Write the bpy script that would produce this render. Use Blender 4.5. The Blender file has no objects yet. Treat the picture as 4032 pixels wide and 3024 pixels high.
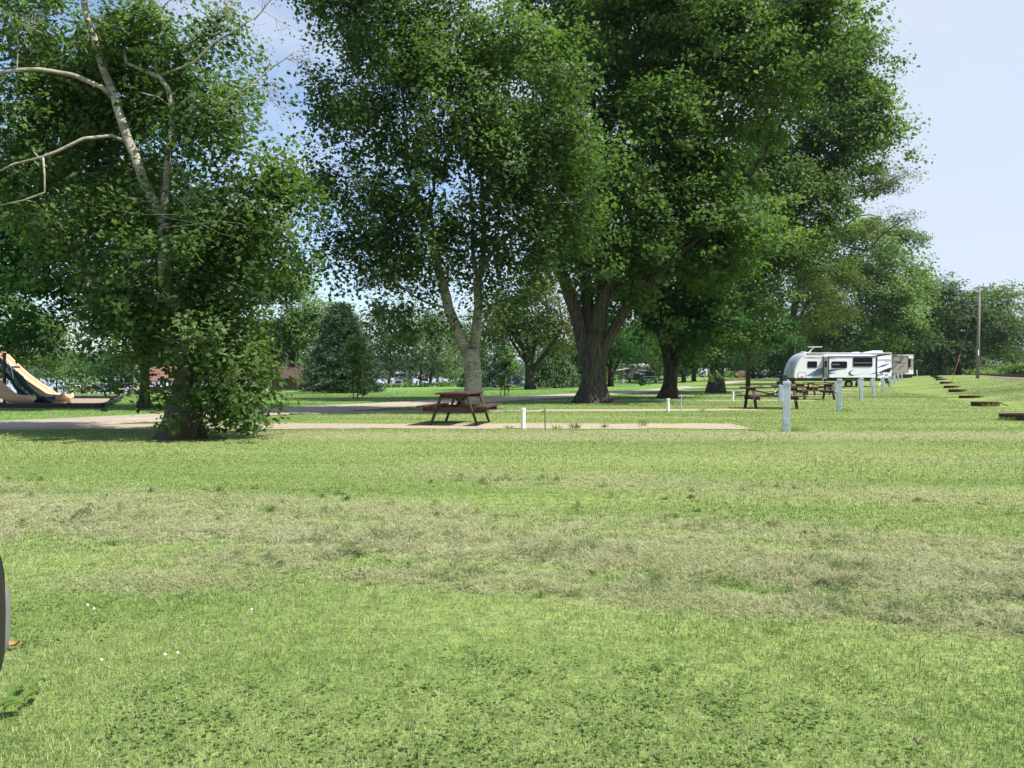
import bpy, bmesh, math, random
import numpy as np
from mathutils import Vector, Matrix, Euler

random.seed(7)
R = math.radians
SC = bpy.context.scene
COL = SC.collection

# ---------------------------------------------------------------- camera model
F, CX, VH, HC = 2950.0, 2016.0, 1475.0, 1.2      # focal length and horizon of the photograph, eye height


def sst(a, b, x):
    t = np.clip((np.asarray(x, float) - a) / (b - a), 0, 1)
    return t * t * (3 - 2 * t)


def H(x, y):
    """height of the terrain"""
    x = np.asarray(x, float); y = np.asarray(y, float)
    c = .012 + .010 * sst(-20, -50, x)
    fall = -c * np.maximum(0, np.minimum(y, 260) - 35) * (1 - sst(-30, 45, x))
    d = x - .42 * y - 7.0
    rise = .10 * np.maximum(0, d) + .0055 * np.maximum(0, y - 45) * sst(20, 40, x)
    rise = 1.08 * (1 - np.exp(-rise / 1.0 - .6 * (rise / 1.08) ** 3)) * 1.0
    riv = sst(0, 22, y - (172 + .08 * x)) * (1 - sst(70, 120, x - .12 * y))
    far = sst(800, 860, y - .05 * x)
    z = fall + rise - 3.2 * riv + 4.6 * far * riv
    return z


def Hs(x, y):
    return float(H(x, y))


def P(u, v, Y):
    return Vector(((u - CX) / F * Y, Y, HC + (VH - v) / F * Y))


def at(u, Y):
    x = (u - CX) / F * Y
    return Vector((x, Y, Hs(x, Y)))


# ---------------------------------------------------------------- object helpers
def link(o, parent=None):
    COL.objects.link(o)
    if parent is not None:
        o.parent = parent
    return o


def tag(o, label=None, cat=None, group=None, kind=None):
    if label: o['label'] = label
    if cat: o['category'] = cat
    if group: o['group'] = group
    if kind: o['kind'] = kind
    return o


def empty(name, loc=(0, 0, 0), rz=0, label=None, cat=None, group=None):
    o = bpy.data.objects.new(name, None)
    o.empty_display_size = .2
    o.location = loc
    o.rotation_euler = (0, 0, rz)
    link(o)
    return tag(o, label, cat, group)


def copy_tree(o, parent=None):
    c = o.copy(); COL.objects.link(c); c.parent = parent
    for ch in list(o.children):
        copy_tree(ch, c)
    return c


class MB:
    """collects shapes into one mesh"""

    def __init__(s):
        s.v = []; s.f = []

    def add(s, vs, fs):
        n = len(s.v)
        s.v += [tuple(p) for p in vs]
        s.f += [tuple(i + n for i in f) for f in fs]
        return s

    def box(s, c, size, rot=None):
        hx, hy, hz = size[0] / 2, size[1] / 2, size[2] / 2
        vs = [Vector((x, y, z)) for x in (-hx, hx) for y in (-hy, hy) for z in (-hz, hz)]
        if rot is not None:
            m = Euler(rot).to_matrix(); vs = [m @ p for p in vs]
        c = Vector(c)
        return s.add([p + c for p in vs], [(0, 1, 3, 2), (4, 6, 7, 5), (0, 4, 5, 1), (2, 3, 7, 6), (0, 2, 6, 4), (1, 5, 7, 3)])

    def beam(s, a, b, w, h, up=(0, 0, 1)):
        a, b = Vector(a), Vector(b)
        d = (b - a).normalized(); u = Vector(up)
        sd = d.cross(u)
        if sd.length < 1e-4: sd = d.cross(Vector((1, 0, 0)))
        sd.normalize(); u = sd.cross(d)
        vs = []
        for p in (a, b):
            for i, j in ((-1, -1), (1, -1), (1, 1), (-1, 1)):
                vs.append(p + sd * (i * w / 2) + u * (j * h / 2))
        return s.add(vs, [(0, 1, 2, 3), (4, 7, 6, 5), (0, 4, 5, 1), (1, 5, 6, 2), (2, 6, 7, 3), (3, 7, 4, 0)])

    def tube(s, path, rad, n=8, cap=True):
        path = [Vector(p) for p in path]
        if not hasattr(rad, '__len__'): rad = [rad] * len(path)
        rings = []; prev = None
        vs = []; fs = []
        for i, p in enumerate(path):
            d = (path[min(i + 1, len(path) - 1)] - path[max(i - 1, 0)])
            if d.length < 1e-9: d = Vector((0, 0, 1))
            d.normalize()
            if prev is None:
                a = d.cross(Vector((0, 1, 0)))
                if a.length < .1: a = d.cross(Vector((1, 0, 0)))
            else:
                a = prev - d * prev.dot(d)
            a.normalize(); prev = a
            b = d.cross(a)
            for k in range(n):
                t = 2 * math.pi * k / n
                vs.append(p + (a * math.cos(t) + b * math.sin(t)) * rad[i])
        for i in range(len(path) - 1):
            for k in range(n):
                k2 = (k + 1) % n
                fs.append((i * n + k, i * n + k2, (i + 1) * n + k2, (i + 1) * n + k))
        if cap:
            fs.append(tuple(range(n - 1, -1, -1)))
            fs.append(tuple((len(path) - 1) * n + k for k in range(n)))
        return s.add(vs, fs)

    def prism(s, poly, a, b):
        """poly: list of (x,z); extruded along y from a to b"""
        n = len(poly)
        vs = [(x, a, z) for x, z in poly] + [(x, b, z) for x, z in poly]
        fs = [tuple(range(n)), tuple(range(2 * n - 1, n - 1, -1))]
        fs += [(i, i + n, (i + 1) % n + n, (i + 1) % n) for i in range(n)]
        return s.add(vs, fs)

    def lathe(s, prof, n=24, c=(0, 0, 0), axis='z'):
        vs = []; fs = []
        for r, z in prof:
            for k in range(n):
                t = 2 * math.pi * k / n
                if axis == 'z': vs.append((c[0] + r * math.cos(t), c[1] + r * math.sin(t), c[2] + z))
                elif axis == 'y': vs.append((c[0] + r * math.cos(t), c[1] + z, c[2] + r * math.sin(t)))
                else: vs.append((c[0] + z, c[1] + r * math.cos(t), c[2] + r * math.sin(t)))
        for i in range(len(prof) - 1):
            for k in range(n):
                k2 = (k + 1) % n
                fs.append((i * n + k, i * n + k2, (i + 1) * n + k2, (i + 1) * n + k))
        return s.add(vs, fs)

    def build(s, name, mat, parent=None, smooth=False, bevel=0, loc=None):
        me = bpy.data.meshes.new(name)
        me.from_pydata(s.v, [], s.f)
        bm = bmesh.new(); bm.from_mesh(me)
        bmesh.ops.recalc_face_normals(bm, faces=bm.faces)
        bm.to_mesh(me); bm.free()
        me.materials.append(mat)
        if smooth:
            me.polygons.foreach_set('use_smooth', [True] * len(me.polygons))
        o = bpy.data.objects.new(name, me)
        if loc is not None: o.location = loc
        link(o, parent)
        if bevel:
            m = o.modifiers.new('bevel', 'BEVEL'); m.width = bevel; m.segments = 2; m.limit_method = 'ANGLE'
        return o


def np_mesh(name, verts, faces, mat, parent=None, attrs=None, smooth=False, fattrs=None, nrm=None):
    """fast mesh from numpy arrays; faces (N,k)"""
    me = bpy.data.meshes.new(name)
    nv, (nf, k) = len(verts), faces.shape
    me.vertices.add(nv); me.vertices.foreach_set('co', np.ascontiguousarray(verts, np.float32).ravel())
    me.loops.add(nf * k); me.loops.foreach_set('vertex_index', np.ascontiguousarray(faces, np.int32).ravel())
    me.polygons.add(nf)
    me.polygons.foreach_set('loop_start', np.arange(0, nf * k, k, dtype=np.int32))
    me.polygons.foreach_set('loop_total', np.full(nf, k, np.int32))
    me.polygons.foreach_set('use_smooth', np.full(nf, bool(smooth)))
    me.update(calc_edges=True)
    for nm, a in (attrs or {}).items():
        at_ = me.attributes.new(nm, 'FLOAT', 'POINT'); at_.data.foreach_set('value', np.ascontiguousarray(a, np.float32))
    for nm, a in (fattrs or {}).items():
        at_ = me.attributes.new(nm, 'FLOAT', 'FACE'); at_.data.foreach_set('value', np.ascontiguousarray(a, np.float32))
    if nrm is not None:      # soft shading normals for leaves and blades
        me.polygons.foreach_set('use_smooth', np.ones(nf, bool))
        a = me.attributes.new('custom_normal', 'FLOAT_VECTOR', 'POINT'); a.data.foreach_set('vector', np.ascontiguousarray(nrm, np.float32).ravel())
    me.materials.append(mat)
    o = bpy.data.objects.new(name, me)
    return link(o, parent)


# ---------------------------------------------------------------- materials
def new_mat(name):
    m = bpy.data.materials.new(name); m.use_nodes = True
    nt = m.node_tree; nt.nodes.clear()
    return m, nt


def N(nt, t, **kw):
    n = nt.nodes.new(t)
    for k, v in kw.items():
        if k.startswith('i_'):
            n.inputs[k[2:].replace('_', ' ')].default_value = v
        else:
            setattr(n, k, v)
    return n


def ramp(nt, fac, stops, interp='LINEAR'):
    r = nt.nodes.new('ShaderNodeValToRGB'); r.color_ramp.interpolation = interp
    e = r.color_ramp.elements
    while len(e) < len(stops): e.new(.5)
    for el, (p, c) in zip(e, stops):
        el.position = p; el.color = (*c, 1) if len(c) == 3 else c
    nt.links.new(fac, r.inputs[0])
    return r.outputs[0]


def mixc(nt, fac, a, b, mode='MIX'):
    m = nt.nodes.new('ShaderNodeMix'); m.data_type = 'RGBA'; m.blend_type = mode
    for sock, v in ((m.inputs[0], fac), (m.inputs[6], a), (m.inputs[7], b)):
        if hasattr(v, 'links'): nt.links.new(v, sock)
        elif isinstance(v, (int, float)): sock.default_value = v
        else: sock.default_value = (*v, 1)
    return m.outputs[2]


def noise(nt, vec, scale, detail=3, rough=.55, dist=0):
    n = N(nt, 'ShaderNodeTexNoise'); n.inputs['Scale'].default_value = scale
    n.inputs['Detail'].default_value = detail; n.inputs['Roughness'].default_value = rough
    n.inputs['Distortion'].default_value = dist
    if vec is not None: nt.links.new(vec, n.inputs['Vector'])
    return n.outputs[0]


def mapped(nt, scale=(1, 1, 1), coord='Object', rot=(0, 0, 0)):
    tc = N(nt, 'ShaderNodeTexCoord'); mp = N(nt, 'ShaderNodeMapping')
    mp.inputs['Scale'].default_value = scale; mp.inputs['Rotation'].default_value = rot
    nt.links.new(tc.outputs[coord], mp.inputs['Vector'])
    return mp.outputs[0]


def finish(nt, color, rough=.6, metal=0., bump=None, bump_s=.3, bump_d=.02, spec=.4, coat=0):
    b = N(nt, 'ShaderNodeBsdfPrincipled'); o = N(nt, 'ShaderNodeOutputMaterial')
    if hasattr(color, 'links'): nt.links.new(color, b.inputs['Base Color'])
    else: b.inputs['Base Color'].default_value = (*color, 1)
    if hasattr(rough, 'links'): nt.links.new(rough, b.inputs['Roughness'])
    else: b.inputs['Roughness'].default_value = rough
    b.inputs['Metallic'].default_value = metal
    b.inputs['Specular IOR Level'].default_value = spec
    b.inputs['Coat Weight'].default_value = coat
    if bump is not None:
        bp = N(nt, 'ShaderNodeBump'); bp.inputs['Strength'].default_value = bump_s; bp.inputs['Distance'].default_value = bump_d
        nt.links.new(bump, bp.inputs['Height']); nt.links.new(bp.outputs[0], b.inputs['Normal'])
    nt.links.new(b.outputs[0], o.inputs['Surface'])
    return b


def surf(name, col, rough=.5, var=.25, scale=4., metal=0., bump=0., spec=.4, stretch=(1, 1, 1), coat=0, dirt=None):
    m, nt = new_mat(name)
    vec = mapped(nt, stretch)
    n = noise(nt, vec, scale, 5, .6)
    lo = tuple(c * (1 - var) for c in col); hi = tuple(min(1, c * (1 + var)) for c in col)
    c = ramp(nt, n, [(.3, lo), (.7, hi)])
    if dirt:
        n2 = noise(nt, vec, scale * .37, 6, .7)
        c = mixc(nt, ramp(nt, n2, [(.5, (0, 0, 0)), (.75, (.6, .6, .6))]), c, dirt)
    finish(nt, c, rough, metal, n if bump else None, bump, .01, spec, coat)
    return m


M = {}


def make_materials():
    M['wood_red'] = surf('red_brown_painted_wood', (.062, .027, .023), .6, .3, 6, stretch=(1, 1, 1), bump=.3, dirt=(.10, .055, .045))
    M['post'] = surf('pale_blue_grey_steel', (.47, .53, .61), .45, .08, 3, dirt=(.38, .43, .49))
    M['pvc'] = surf('white_plastic_pipe', (.78, .79, .76), .4, .06, 3)
    M['rust'] = surf('rusty_steel', (.055, .026, .017), .8, .45, 9, bump=.4, dirt=(.11, .045, .02))
    M['ash'] = surf('ash', (.10, .09, .08), .95, .4, 9, bump=.4)
    M['brass'] = surf('weathered_pipe', (.22, .18, .10), .6, .3, 8)
    M['pole'] = surf('weathered_pole_wood', (.20, .18, .16), .85, .3, 5, stretch=(6, 6, .6), bump=.3)
    M['wire'] = surf('wire', (.08, .08, .08), .5, .1)
    M['orange'] = surf('orange_guard', (.26, .075, .035), .5, .15)
    M['white'] = surf('white_gelcoat', (.83, .80, .90), .28, .03, 2, spec=.5)  # bluish-magenta tint in the white offsets green light bounced off the grass
    M['white_roof'] = surf('white_roof_membrane', (.80, .81, .82), .5, .05, 2)
    M['offwhite'] = surf('cream_gelcoat', (.62, .60, .53), .35, .05, 2)
    M['grey'] = surf('grey_gelcoat', (.36, .37, .38), .3, .05, 2)
    M['silver'] = surf('silver_cap', (.36, .41, .46), .25, .05, 1, spec=.6)
    M['taupe'] = surf('taupe_panel', (.33, .30, .28), .35, .05, 2)
    M['shadetaupe'] = surf('shade_toned_taupe_panel', (.13, .118, .105), .35, .06, 2)  # taupe darkened: the shade of the trees is put into the colour
    M['black'] = surf('black_trim', (.012, .012, .014), .35, .2, 4)
    M['blackpl'] = surf('black_plastic', (.018, .018, .019), .5, .25, 6)
    M['navy'] = surf('dark_navy_decal', (.02, .022, .035), .3, .1, 4)
    M['blue'] = surf('blue_decal', (.13, .24, .52), .3, .1, 4)
    M['decalgrey'] = surf('grey_decal', (.25, .28, .33), .3, .1, 4)
    M['rubber'] = surf('tyre_rubber', (.02, .02, .02), .85, .2, 9)
    M['alu'] = surf('aluminium', (.55, .56, .57), .3, .1, 5, metal=.8)
    M['tan'] = surf('tan_plastic', (.62, .42, .26), .4, .08, 3, dirt=(.52, .36, .24))
    M['green_pl'] = surf('dark_green_plastic', (.008, .045, .042), .3, .12, 3)
    M['roof_red'] = surf('red_brown_shingles', (.19, .085, .068), .85, .25, 3, stretch=(1, 1, 5), bump=.3)
    M['roof_brown'] = surf('shade_toned_brown_shingles', (.075, .042, .034), .9, .3, 3, stretch=(1, 1, 5), bump=.3)  # brown darkened so the colour holds the shade these roofs stand in
    M['brown'] = surf('brown_stained_boards', (.075, .04, .03), .75, .3, 4, stretch=(1, 1, 8), bump=.3)
    M['concrete'] = surf('concrete', (.40, .37, .32), .85, .12, 1.5)
    M['ltan'] = surf('tan_stone', (.42, .34, .25), .85, .2, 3)
    M['skin'] = surf('skin', (.45, .27, .19), .5, .06, 6)
    M['shirt'] = surf('blue_shirt', (.05, .20, .38), .8, .12, 12)
    M['trousers'] = surf('dark_trousers', (.02, .024, .04), .8, .2, 9)
    M['hair'] = surf('brown_hair', (.04, .025, .015), .6, .3, 20)
    M['redp'] = surf('red_paint', (.42, .025, .025), .3, .08, 3, coat=.5)
    M['bluep'] = surf('blue_tarp', (.03, .07, .42), .5, .15, 5)
    M['darkpaint'] = surf('dark_blue_black_paint', (.018, .022, .028), .2, .1, 3, coat=.8)
    M['silverpaint'] = surf('silver_paint', (.52, .54, .55), .28, .04, 2, metal=.4, coat=.6)
    M['greypaint'] = surf('dark_grey_paint', (.09, .10, .115), .25, .06, 2, metal=.4, coat=.6)
    M['stoneblock'] = surf('stone_block', (.30, .28, .25), .9, .2, 5)
    M['lens'] = surf('clear_lens', (.16, .165, .18), .12, .1, 3, spec=.7)
    M['leafbrown'] = surf('dry_leaf', (.40, .15, .06), .7, .2, 20)
    m, nt = new_mat('dark_window_glass')
    n = noise(nt, mapped(nt), 2, 2)
    finish(nt, ramp(nt, n, [(.3, (.003, .004, .005)), (.7, (.008, .010, .012))]), .08, 0, spec=.16)
    M['glass'] = m
    m, nt = new_mat('brick')
    br = N(nt, 'ShaderNodeTexBrick'); br.inputs['Scale'].default_value = 4.5
    br.inputs['Color1'].default_value = (.060, .034, .026, 1); br.inputs['Color2'].default_value = (.085, .045, .033, 1)
    br.inputs['Mortar'].default_value = (.11, .085, .07, 1); br.inputs['Mortar Size'].default_value = .018
    nt.links.new(mapped(nt, (1, 1, 1), 'Object', (R(90), 0, 0)), br.inputs['Vector'])
    finish(nt, br.outputs[0], .9)
    M['brick'] = m

    # ground materials -----------------------------------------------------
    m, nt = new_mat('mown_grass')
    vec = mapped(nt)
    vecm = mapped(nt, (.12, 1, 1), 'Object', (0, 0, R(14)))
    big = noise(nt, vec, .09, 4, .6)
    band = noise(nt, vecm, .55, 3, .55, .3)
    fine = noise(nt, vec, 9, 6, .75)
    micro = noise(nt, vec, 55, 3, .7)
    c = ramp(nt, band, [(.30, (.098, .165, .042)), (.5, (.165, .235, .073)), (.70, (.236, .288, .110))])
    c = mixc(nt, ramp(nt, big, [(.42, (0, 0, 0)), (.66, (.55, .55, .55))]), c, (.27, .30, .125))
    c2 = ramp(nt, fine, [(.30, (.42, .46, .34)), (.5, (.95, .95, .9)), (.72, (1.45, 1.35, 1.3))])
    c = mixc(nt, 1.0, c, c2, 'MULTIPLY')
    c = mixc(nt, 1.0, c, ramp(nt, micro, [(.3, (.62, .64, .58)), (.7, (1.32, 1.28, 1.2))]), 'MULTIPLY')
    hay = N(nt, 'ShaderNodeAttribute', attribute_name='hay')
    hc = ramp(nt, fine, [(.30, (.125, .13, .062)), (.48, (.29, .305, .165)), (.7, (.45, .46, .29))])
    c = mixc(nt, hay.outputs['Fac'], c, hc)
    far = N(nt, 'ShaderNodeAttribute', attribute_name='lush')
    c = mixc(nt, far.outputs['Fac'], c, mixc(nt, fine, (.085, .195, .034), (.148, .275, .062)))
    finish(nt, c, .95, 0, fine, .35, .03, .1)
    M['grass_ground'] = m

    m, nt = new_mat('gravel')
    vec = mapped(nt)
    a = noise(nt, vec, 22, 5, .8); b = noise(nt, vec, .7, 4, .6)
    c = ramp(nt, a, [(.28, (.17, .145, .105)), (.5, (.35, .305, .23)), (.72, (.54, .485, .385))])
    c = mixc(nt, ramp(nt, b, [(.45, (0, 0, 0)), (.7, (.8, .8, .8))]), c, mixc(nt, a, (.36, .27, .15), (.48, .37, .22)))
    finish(nt, c, .95, 0, a, .8, .03, .1)
    M['gravel'] = m

    m, nt = new_mat('road_surface')
    vec = mapped(nt)
    a = noise(nt, vec, 26, 5, .8); b = noise(nt, mapped(nt, (.5, 1, 1), 'Object', (0, 0, R(-58))), .55, 5, .65)
    c = ramp(nt, a, [(.3, (.18, .155, .125)), (.5, (.30, .262, .215)), (.72, (.44, .39, .32))])
    c = mixc(nt, ramp(nt, b, [(.42, (0, 0, 0)), (.64, (.8, .8, .8))]), c, (.43, .36, .27))
    finish(nt, c, .92, 0, a, .5, .02, .15)
    M['road'] = m

    m, nt = new_mat('wood_chips')
    a = noise(nt, mapped(nt), 14, 5, .8)
    finish(nt, ramp(nt, a, [(.3, (.16, .11, .08)), (.7, (.46, .35, .27))]), .95, 0, a, .8, .03, .1)
    M['chips'] = m

    m, nt = new_mat('river_water')
    a = noise(nt, mapped(nt, (.05, .5, 1)), .8, 4, .6)
    b = finish(nt, ramp(nt, a, [(.35, (.27, .285, .37)), (.65, (.34, .355, .45))]), .6, 0, None, 0, 0, .4)  # pale lavender base carries the reflected sky in its colour
    M['water'] = m

    # bark -----------------------------------------------------------------
    for bname, bkey, foot in (('birch_bark', 'bark_birch', -.35), ('old_birch_bark', 'bark_birch_old', .0)):
        m, nt = new_mat(bname)
        a = noise(nt, mapped(nt, (1, 1, 9)), 5, 4, .7); b = noise(nt, mapped(nt), 1.6, 4, .65)
        c = ramp(nt, a, [(.30, (.06, .05, .04)), (.46, (.27, .25, .21)), (.7, (.50, .47, .41))])
        c = mixc(nt, ramp(nt, b, [(.48, (0, 0, 0)), (.68, (.85, .85, .85))]), c, (.10, .085, .06))
        # the old bark at the foot of a birch is dark, rough and mossy
        tc = N(nt, 'ShaderNodeTexCoord'); sp = N(nt, 'ShaderNodeSeparateXYZ'); nt.links.new(tc.outputs['Object'], sp.inputs[0])
        ad = N(nt, 'ShaderNodeMath', operation='MULTIPLY_ADD'); nt.links.new(b, ad.inputs[0]); ad.inputs[1].default_value = -2.6 if foot == 0 else -.25; nt.links.new(sp.outputs[2], ad.inputs[2])
        c = mixc(nt, ramp(nt, ad.outputs[0], [(max(0, foot + .0), (.9, .9, .9)), (.55 + foot, (0, 0, 0))]), c, mixc(nt, a, (.035, .03, .02), (.10, .085, .055)))
        finish(nt, c, .85, 0, a, .6, .02, .2)
        M[bkey] = m

    m, nt = new_mat('furrowed_bark')
    a = noise(nt, mapped(nt, (7, 7, .75)), 2.1, 5, .7, .4); b = noise(nt, mapped(nt), .9, 4, .6)
    c = ramp(nt, a, [(.34, (.018, .016, .013)), (.5, (.075, .067, .056)), (.7, (.145, .132, .115))])
    c = mixc(nt, ramp(nt, b, [(.5, (0, 0, 0)), (.72, (.5, .5, .5))]), c, (.075, .085, .045))
    finish(nt, c, .95, 0, a, 1.0, .05, .1)
    M['bark_maple'] = m

    m, nt = new_mat('dark_bark')
    a = noise(nt, mapped(nt, (4, 4, .8)), 2.4, 5, .7, .3); b = noise(nt, mapped(nt), 1.3, 4, .6)
    c = ramp(nt, a, [(.32, (.016, .013, .010)), (.55, (.060, .050, .038)), (.75, (.115, .10, .078))])
    c = mixc(nt, ramp(nt, b, [(.5, (0, 0, 0)), (.7, (.6, .6, .6))]), c, (.055, .065, .030))
    finish(nt, c, .95, 0, a, .9, .04, .1)
    M['bark_dark'] = m
    M['bark_pale'] = surf('pale_bark', (.30, .265, .215), .9, .3, 3, stretch=(3, 3, .6), bump=.5)

    def leaf(name, dark, mid, light, trans=.46, gloss=.5, spec=.2):
        m, nt = new_mat(name)
        at_ = N(nt, 'ShaderNodeAttribute', attribute_name='var')
        c = ramp(nt, at_.outputs['Fac'], [(.0, dark), (.5, mid), (1., light)])
        b = N(nt, 'ShaderNodeBsdfPrincipled'); nt.links.new(c, b.inputs['Base Color'])
        b.inputs['Roughness'].default_value = gloss; b.inputs['Specular IOR Level'].default_value = spec
        t = N(nt, 'ShaderNodeBsdfTranslucent')
        nt.links.new(mixc(nt, 1.0, c, (1.15, 1.3, .6), 'MULTIPLY'), t.inputs['Color'])
        mx = N(nt, 'ShaderNodeMixShader'); mx.inputs[0].default_value = trans
        nt.links.new(b.outputs[0], mx.inputs[1]); nt.links.new(t.outputs[0], mx.inputs[2])
        o = N(nt, 'ShaderNodeOutputMaterial'); nt.links.new(mx.outputs[0], o.inputs['Surface'])
        return m
    M['leaf_birch'] = leaf('birch_leaves', (.036, .078, .020), (.092, .160, .044), (.170, .245, .088), gloss=.46)
    M['leaf_maple'] = leaf('maple_leaves', (.042, .092, .022), (.108, .184, .050), (.200, .285, .098), gloss=.6)
    M['leaf_dark'] = leaf('dark_leaves', (.018, .060, .014), (.038, .108, .024), (.074, .160, .040))
    M['leaf_bright'] = leaf('bright_leaves', (.060, .125, .026), (.118, .200, .048), (.195, .285, .088), gloss=.5)
    M['leaf_far'] = leaf('far_leaves', (.038, .082, .026), (.084, .142, .046), (.140, .205, .078), gloss=.6)
    M['leaf_olive'] = leaf('olive_feathery_leaves', (.060, .085, .020), (.105, .135, .034), (.16, .19, .055), gloss=.6)
    M['needle'] = leaf('pine_needles', (.032, .060, .032), (.062, .104, .055), (.105, .155, .080), .1, .6)
    M['needle_blue'] = leaf('blue_spruce_needles', (.030, .060, .048), (.065, .11, .09), (.13, .18, .16), .08, .6)
    M['needle_green'] = leaf('weeping_spruce_needles', (.030, .065, .026), (.065, .12, .042), (.12, .19, .07), .12, .6)
    M['catkin'] = leaf('dry_twig_tips', (.10, .075, .05), (.17, .12, .08), (.24, .19, .13), .1, .7)
    M['blade'] = None
    m, nt = new_mat('grass_blades')
    at_ = N(nt, 'ShaderNodeAttribute', attribute_name='var')
    c = ramp(nt, at_.outputs['Fac'], [(0, (.056, .120, .026)), (.25, (.130, .212, .055)), (.5, (.222, .295, .100)), (.62, (.335, .350, .158)), (.72, (.44, .42, .240)), (.85, (.385, .395, .240)), (1., (.60, .58, .40))])
    b = N(nt, 'ShaderNodeBsdfPrincipled'); nt.links.new(c, b.inputs['Base Color']); b.inputs['Roughness'].default_value = .55
    b.inputs['Specular IOR Level'].default_value = .08
    t = N(nt, 'ShaderNodeBsdfTranslucent'); nt.links.new(c, t.inputs['Color'])
    mx = N(nt, 'ShaderNodeMixShader'); mx.inputs[0].default_value = .38
    nt.links.new(b.outputs[0], mx.inputs[1]); nt.links.new(t.outputs[0], mx.inputs[2])
    o = N(nt, 'ShaderNodeOutputMaterial'); nt.links.new(mx.outputs[0], o.inputs['Surface'])
    M['blade'] = m


make_materials()
# ================================================================ light, sky, camera
SUN_AZ, SUN_EL = R(114), R(57)      # clockwise from +y


def world_and_camera():
    w = bpy.data.worlds.new('World'); SC.world = w; w.use_nodes = True
    nt = w.node_tree; nt.nodes.clear()
    sky = N(nt, 'ShaderNodeTexSky'); sky.sky_type = 'NISHITA'; sky.sun_disc = False
    sky.sun_elevation = SUN_EL; sky.sun_rotation = SUN_AZ; sky.air_density = 1.0; sky.dust_density = 1.2; sky.ozone_density = 1.5
    tc = N(nt, 'ShaderNodeTexCoord')
    sep = N(nt, 'ShaderNodeSeparateXYZ'); nt.links.new(tc.outputs['Generated'], sep.inputs[0])
    # cloud layer: project the direction on a high plane
    dv = N(nt, 'ShaderNodeVectorMath', operation='DIVIDE')
    cmb = N(nt, 'ShaderNodeCombineXYZ')
    add = N(nt, 'ShaderNodeMath', operation='ADD'); add.inputs[1].default_value = .18
    mx0 = N(nt, 'ShaderNodeMath', operation='MAXIMUM'); mx0.inputs[1].default_value = 0
    nt.links.new(sep.outputs[2], mx0.inputs[0]); nt.links.new(mx0.outputs[0], add.inputs[0])
    for i in range(3): nt.links.new(add.outputs[0], cmb.inputs[i])
    nt.links.new(tc.outputs['Generated'], dv.inputs[0]); nt.links.new(cmb.outputs[0], dv.inputs[1])
    n1 = noise(nt, dv.outputs[0], 1.25, 7, .6, .35)
    veil = N(nt, 'ShaderNodeMapRange'); veil.interpolation_type = 'SMOOTHSTEP'   # thin high cloud, closed towards the east
    veil.inputs['From Min'].default_value = -.28; veil.inputs['From Max'].default_value = .35
    veil.inputs['To Min'].default_value = -.12; veil.inputs['To Max'].default_value = .42
    nt.links.new(sep.outputs[0], veil.inputs[0])
    sm = N(nt, 'ShaderNodeMath', operation='ADD'); nt.links.new(n1, sm.inputs[0]); nt.links.new(veil.outputs[0], sm.inputs[1])
    cov = ramp(nt, sm.outputs[0], [(.40, (.06, .06, .06)), (.60, (.72, .72, .72)), (.95, (.90, .90, .90))])
    col = mixc(nt, cov, mixc(nt, 1.0, sky.outputs[0], (1.25, 1.3, 1.35), 'MULTIPLY'), (4.45, 4.95, 5.75))
    bg = N(nt, 'ShaderNodeBackground'); bg.inputs['Strength'].default_value = .1
    nt.links.new(col, bg.inputs['Color'])
    o = N(nt, 'ShaderNodeOutputWorld'); nt.links.new(bg.outputs[0], o.inputs['Surface'])

    l = bpy.data.lights.new('sun', 'SUN'); l.energy = 5.0; l.angle = R(.53); l.color = (1, .955, .88)
    lo = bpy.data.objects.new('sun', l); link(lo)
    d = Vector((math.sin(SUN_AZ) * math.cos(SUN_EL), math.cos(SUN_AZ) * math.cos(SUN_EL), math.sin(SUN_EL)))
    lo.rotation_euler = d.to_track_quat('Z', 'Y').to_euler(); lo.location = (30, -20, 60)

    c = bpy.data.cameras.new('camera'); co = bpy.data.objects.new('camera', c); link(co)
    co.location = (0, 0, HC); co.rotation_euler = (R(90), 0, 0)
    c.sensor_width = 36; c.lens = F / 4032 * 36; c.shift_y = -37 / 4032
    c.clip_start = .05; c.clip_end = 6000
    SC.camera = co
    SC.view_settings.view_transform = 'Standard'; SC.view_settings.look = 'None'
    SC.view_settings.exposure = 0.75; SC.view_settings.gamma = 1
    cy = SC.cycles
    cy.max_bounces = 6; cy.diffuse_bounces = 3; cy.glossy_bounces = 2; cy.transmission_bounces = 3; cy.transparent_max_bounces = 4
    cy.caustics_reflective = False; cy.caustics_refractive = False
    cy.sample_clamp_indirect = 6


world_and_camera()

# ================================================================ terrain
_rg = np.random.default_rng(11)
_NT = _rg.random((64, 64))


def vn(x, y):
    """tiling value noise"""
    x = np.asarray(x, float); y = np.asarray(y, float)
    xi = np.floor(x).astype(int); yi = np.floor(y).astype(int)
    fx = x - xi; fy = y - yi; fx = fx * fx * (3 - 2 * fx); fy = fy * fy * (3 - 2 * fy)
    g = lambda a, b: _NT[a % 64, b % 64]
    return (g(xi, yi) * (1 - fx) + g(xi + 1, yi) * fx) * (1 - fy) + (g(xi, yi + 1) * (1 - fx) + g(xi + 1, yi + 1) * fx) * fy


def fbm(x, y, o=4):
    s = 0; a = .5; f = 1
    for _ in range(o):
        s = s + a * vn(x * f + 13.7 * _, y * f + 5.1 * _); a *= .5; f *= 2.03
    return s / .94


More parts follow.
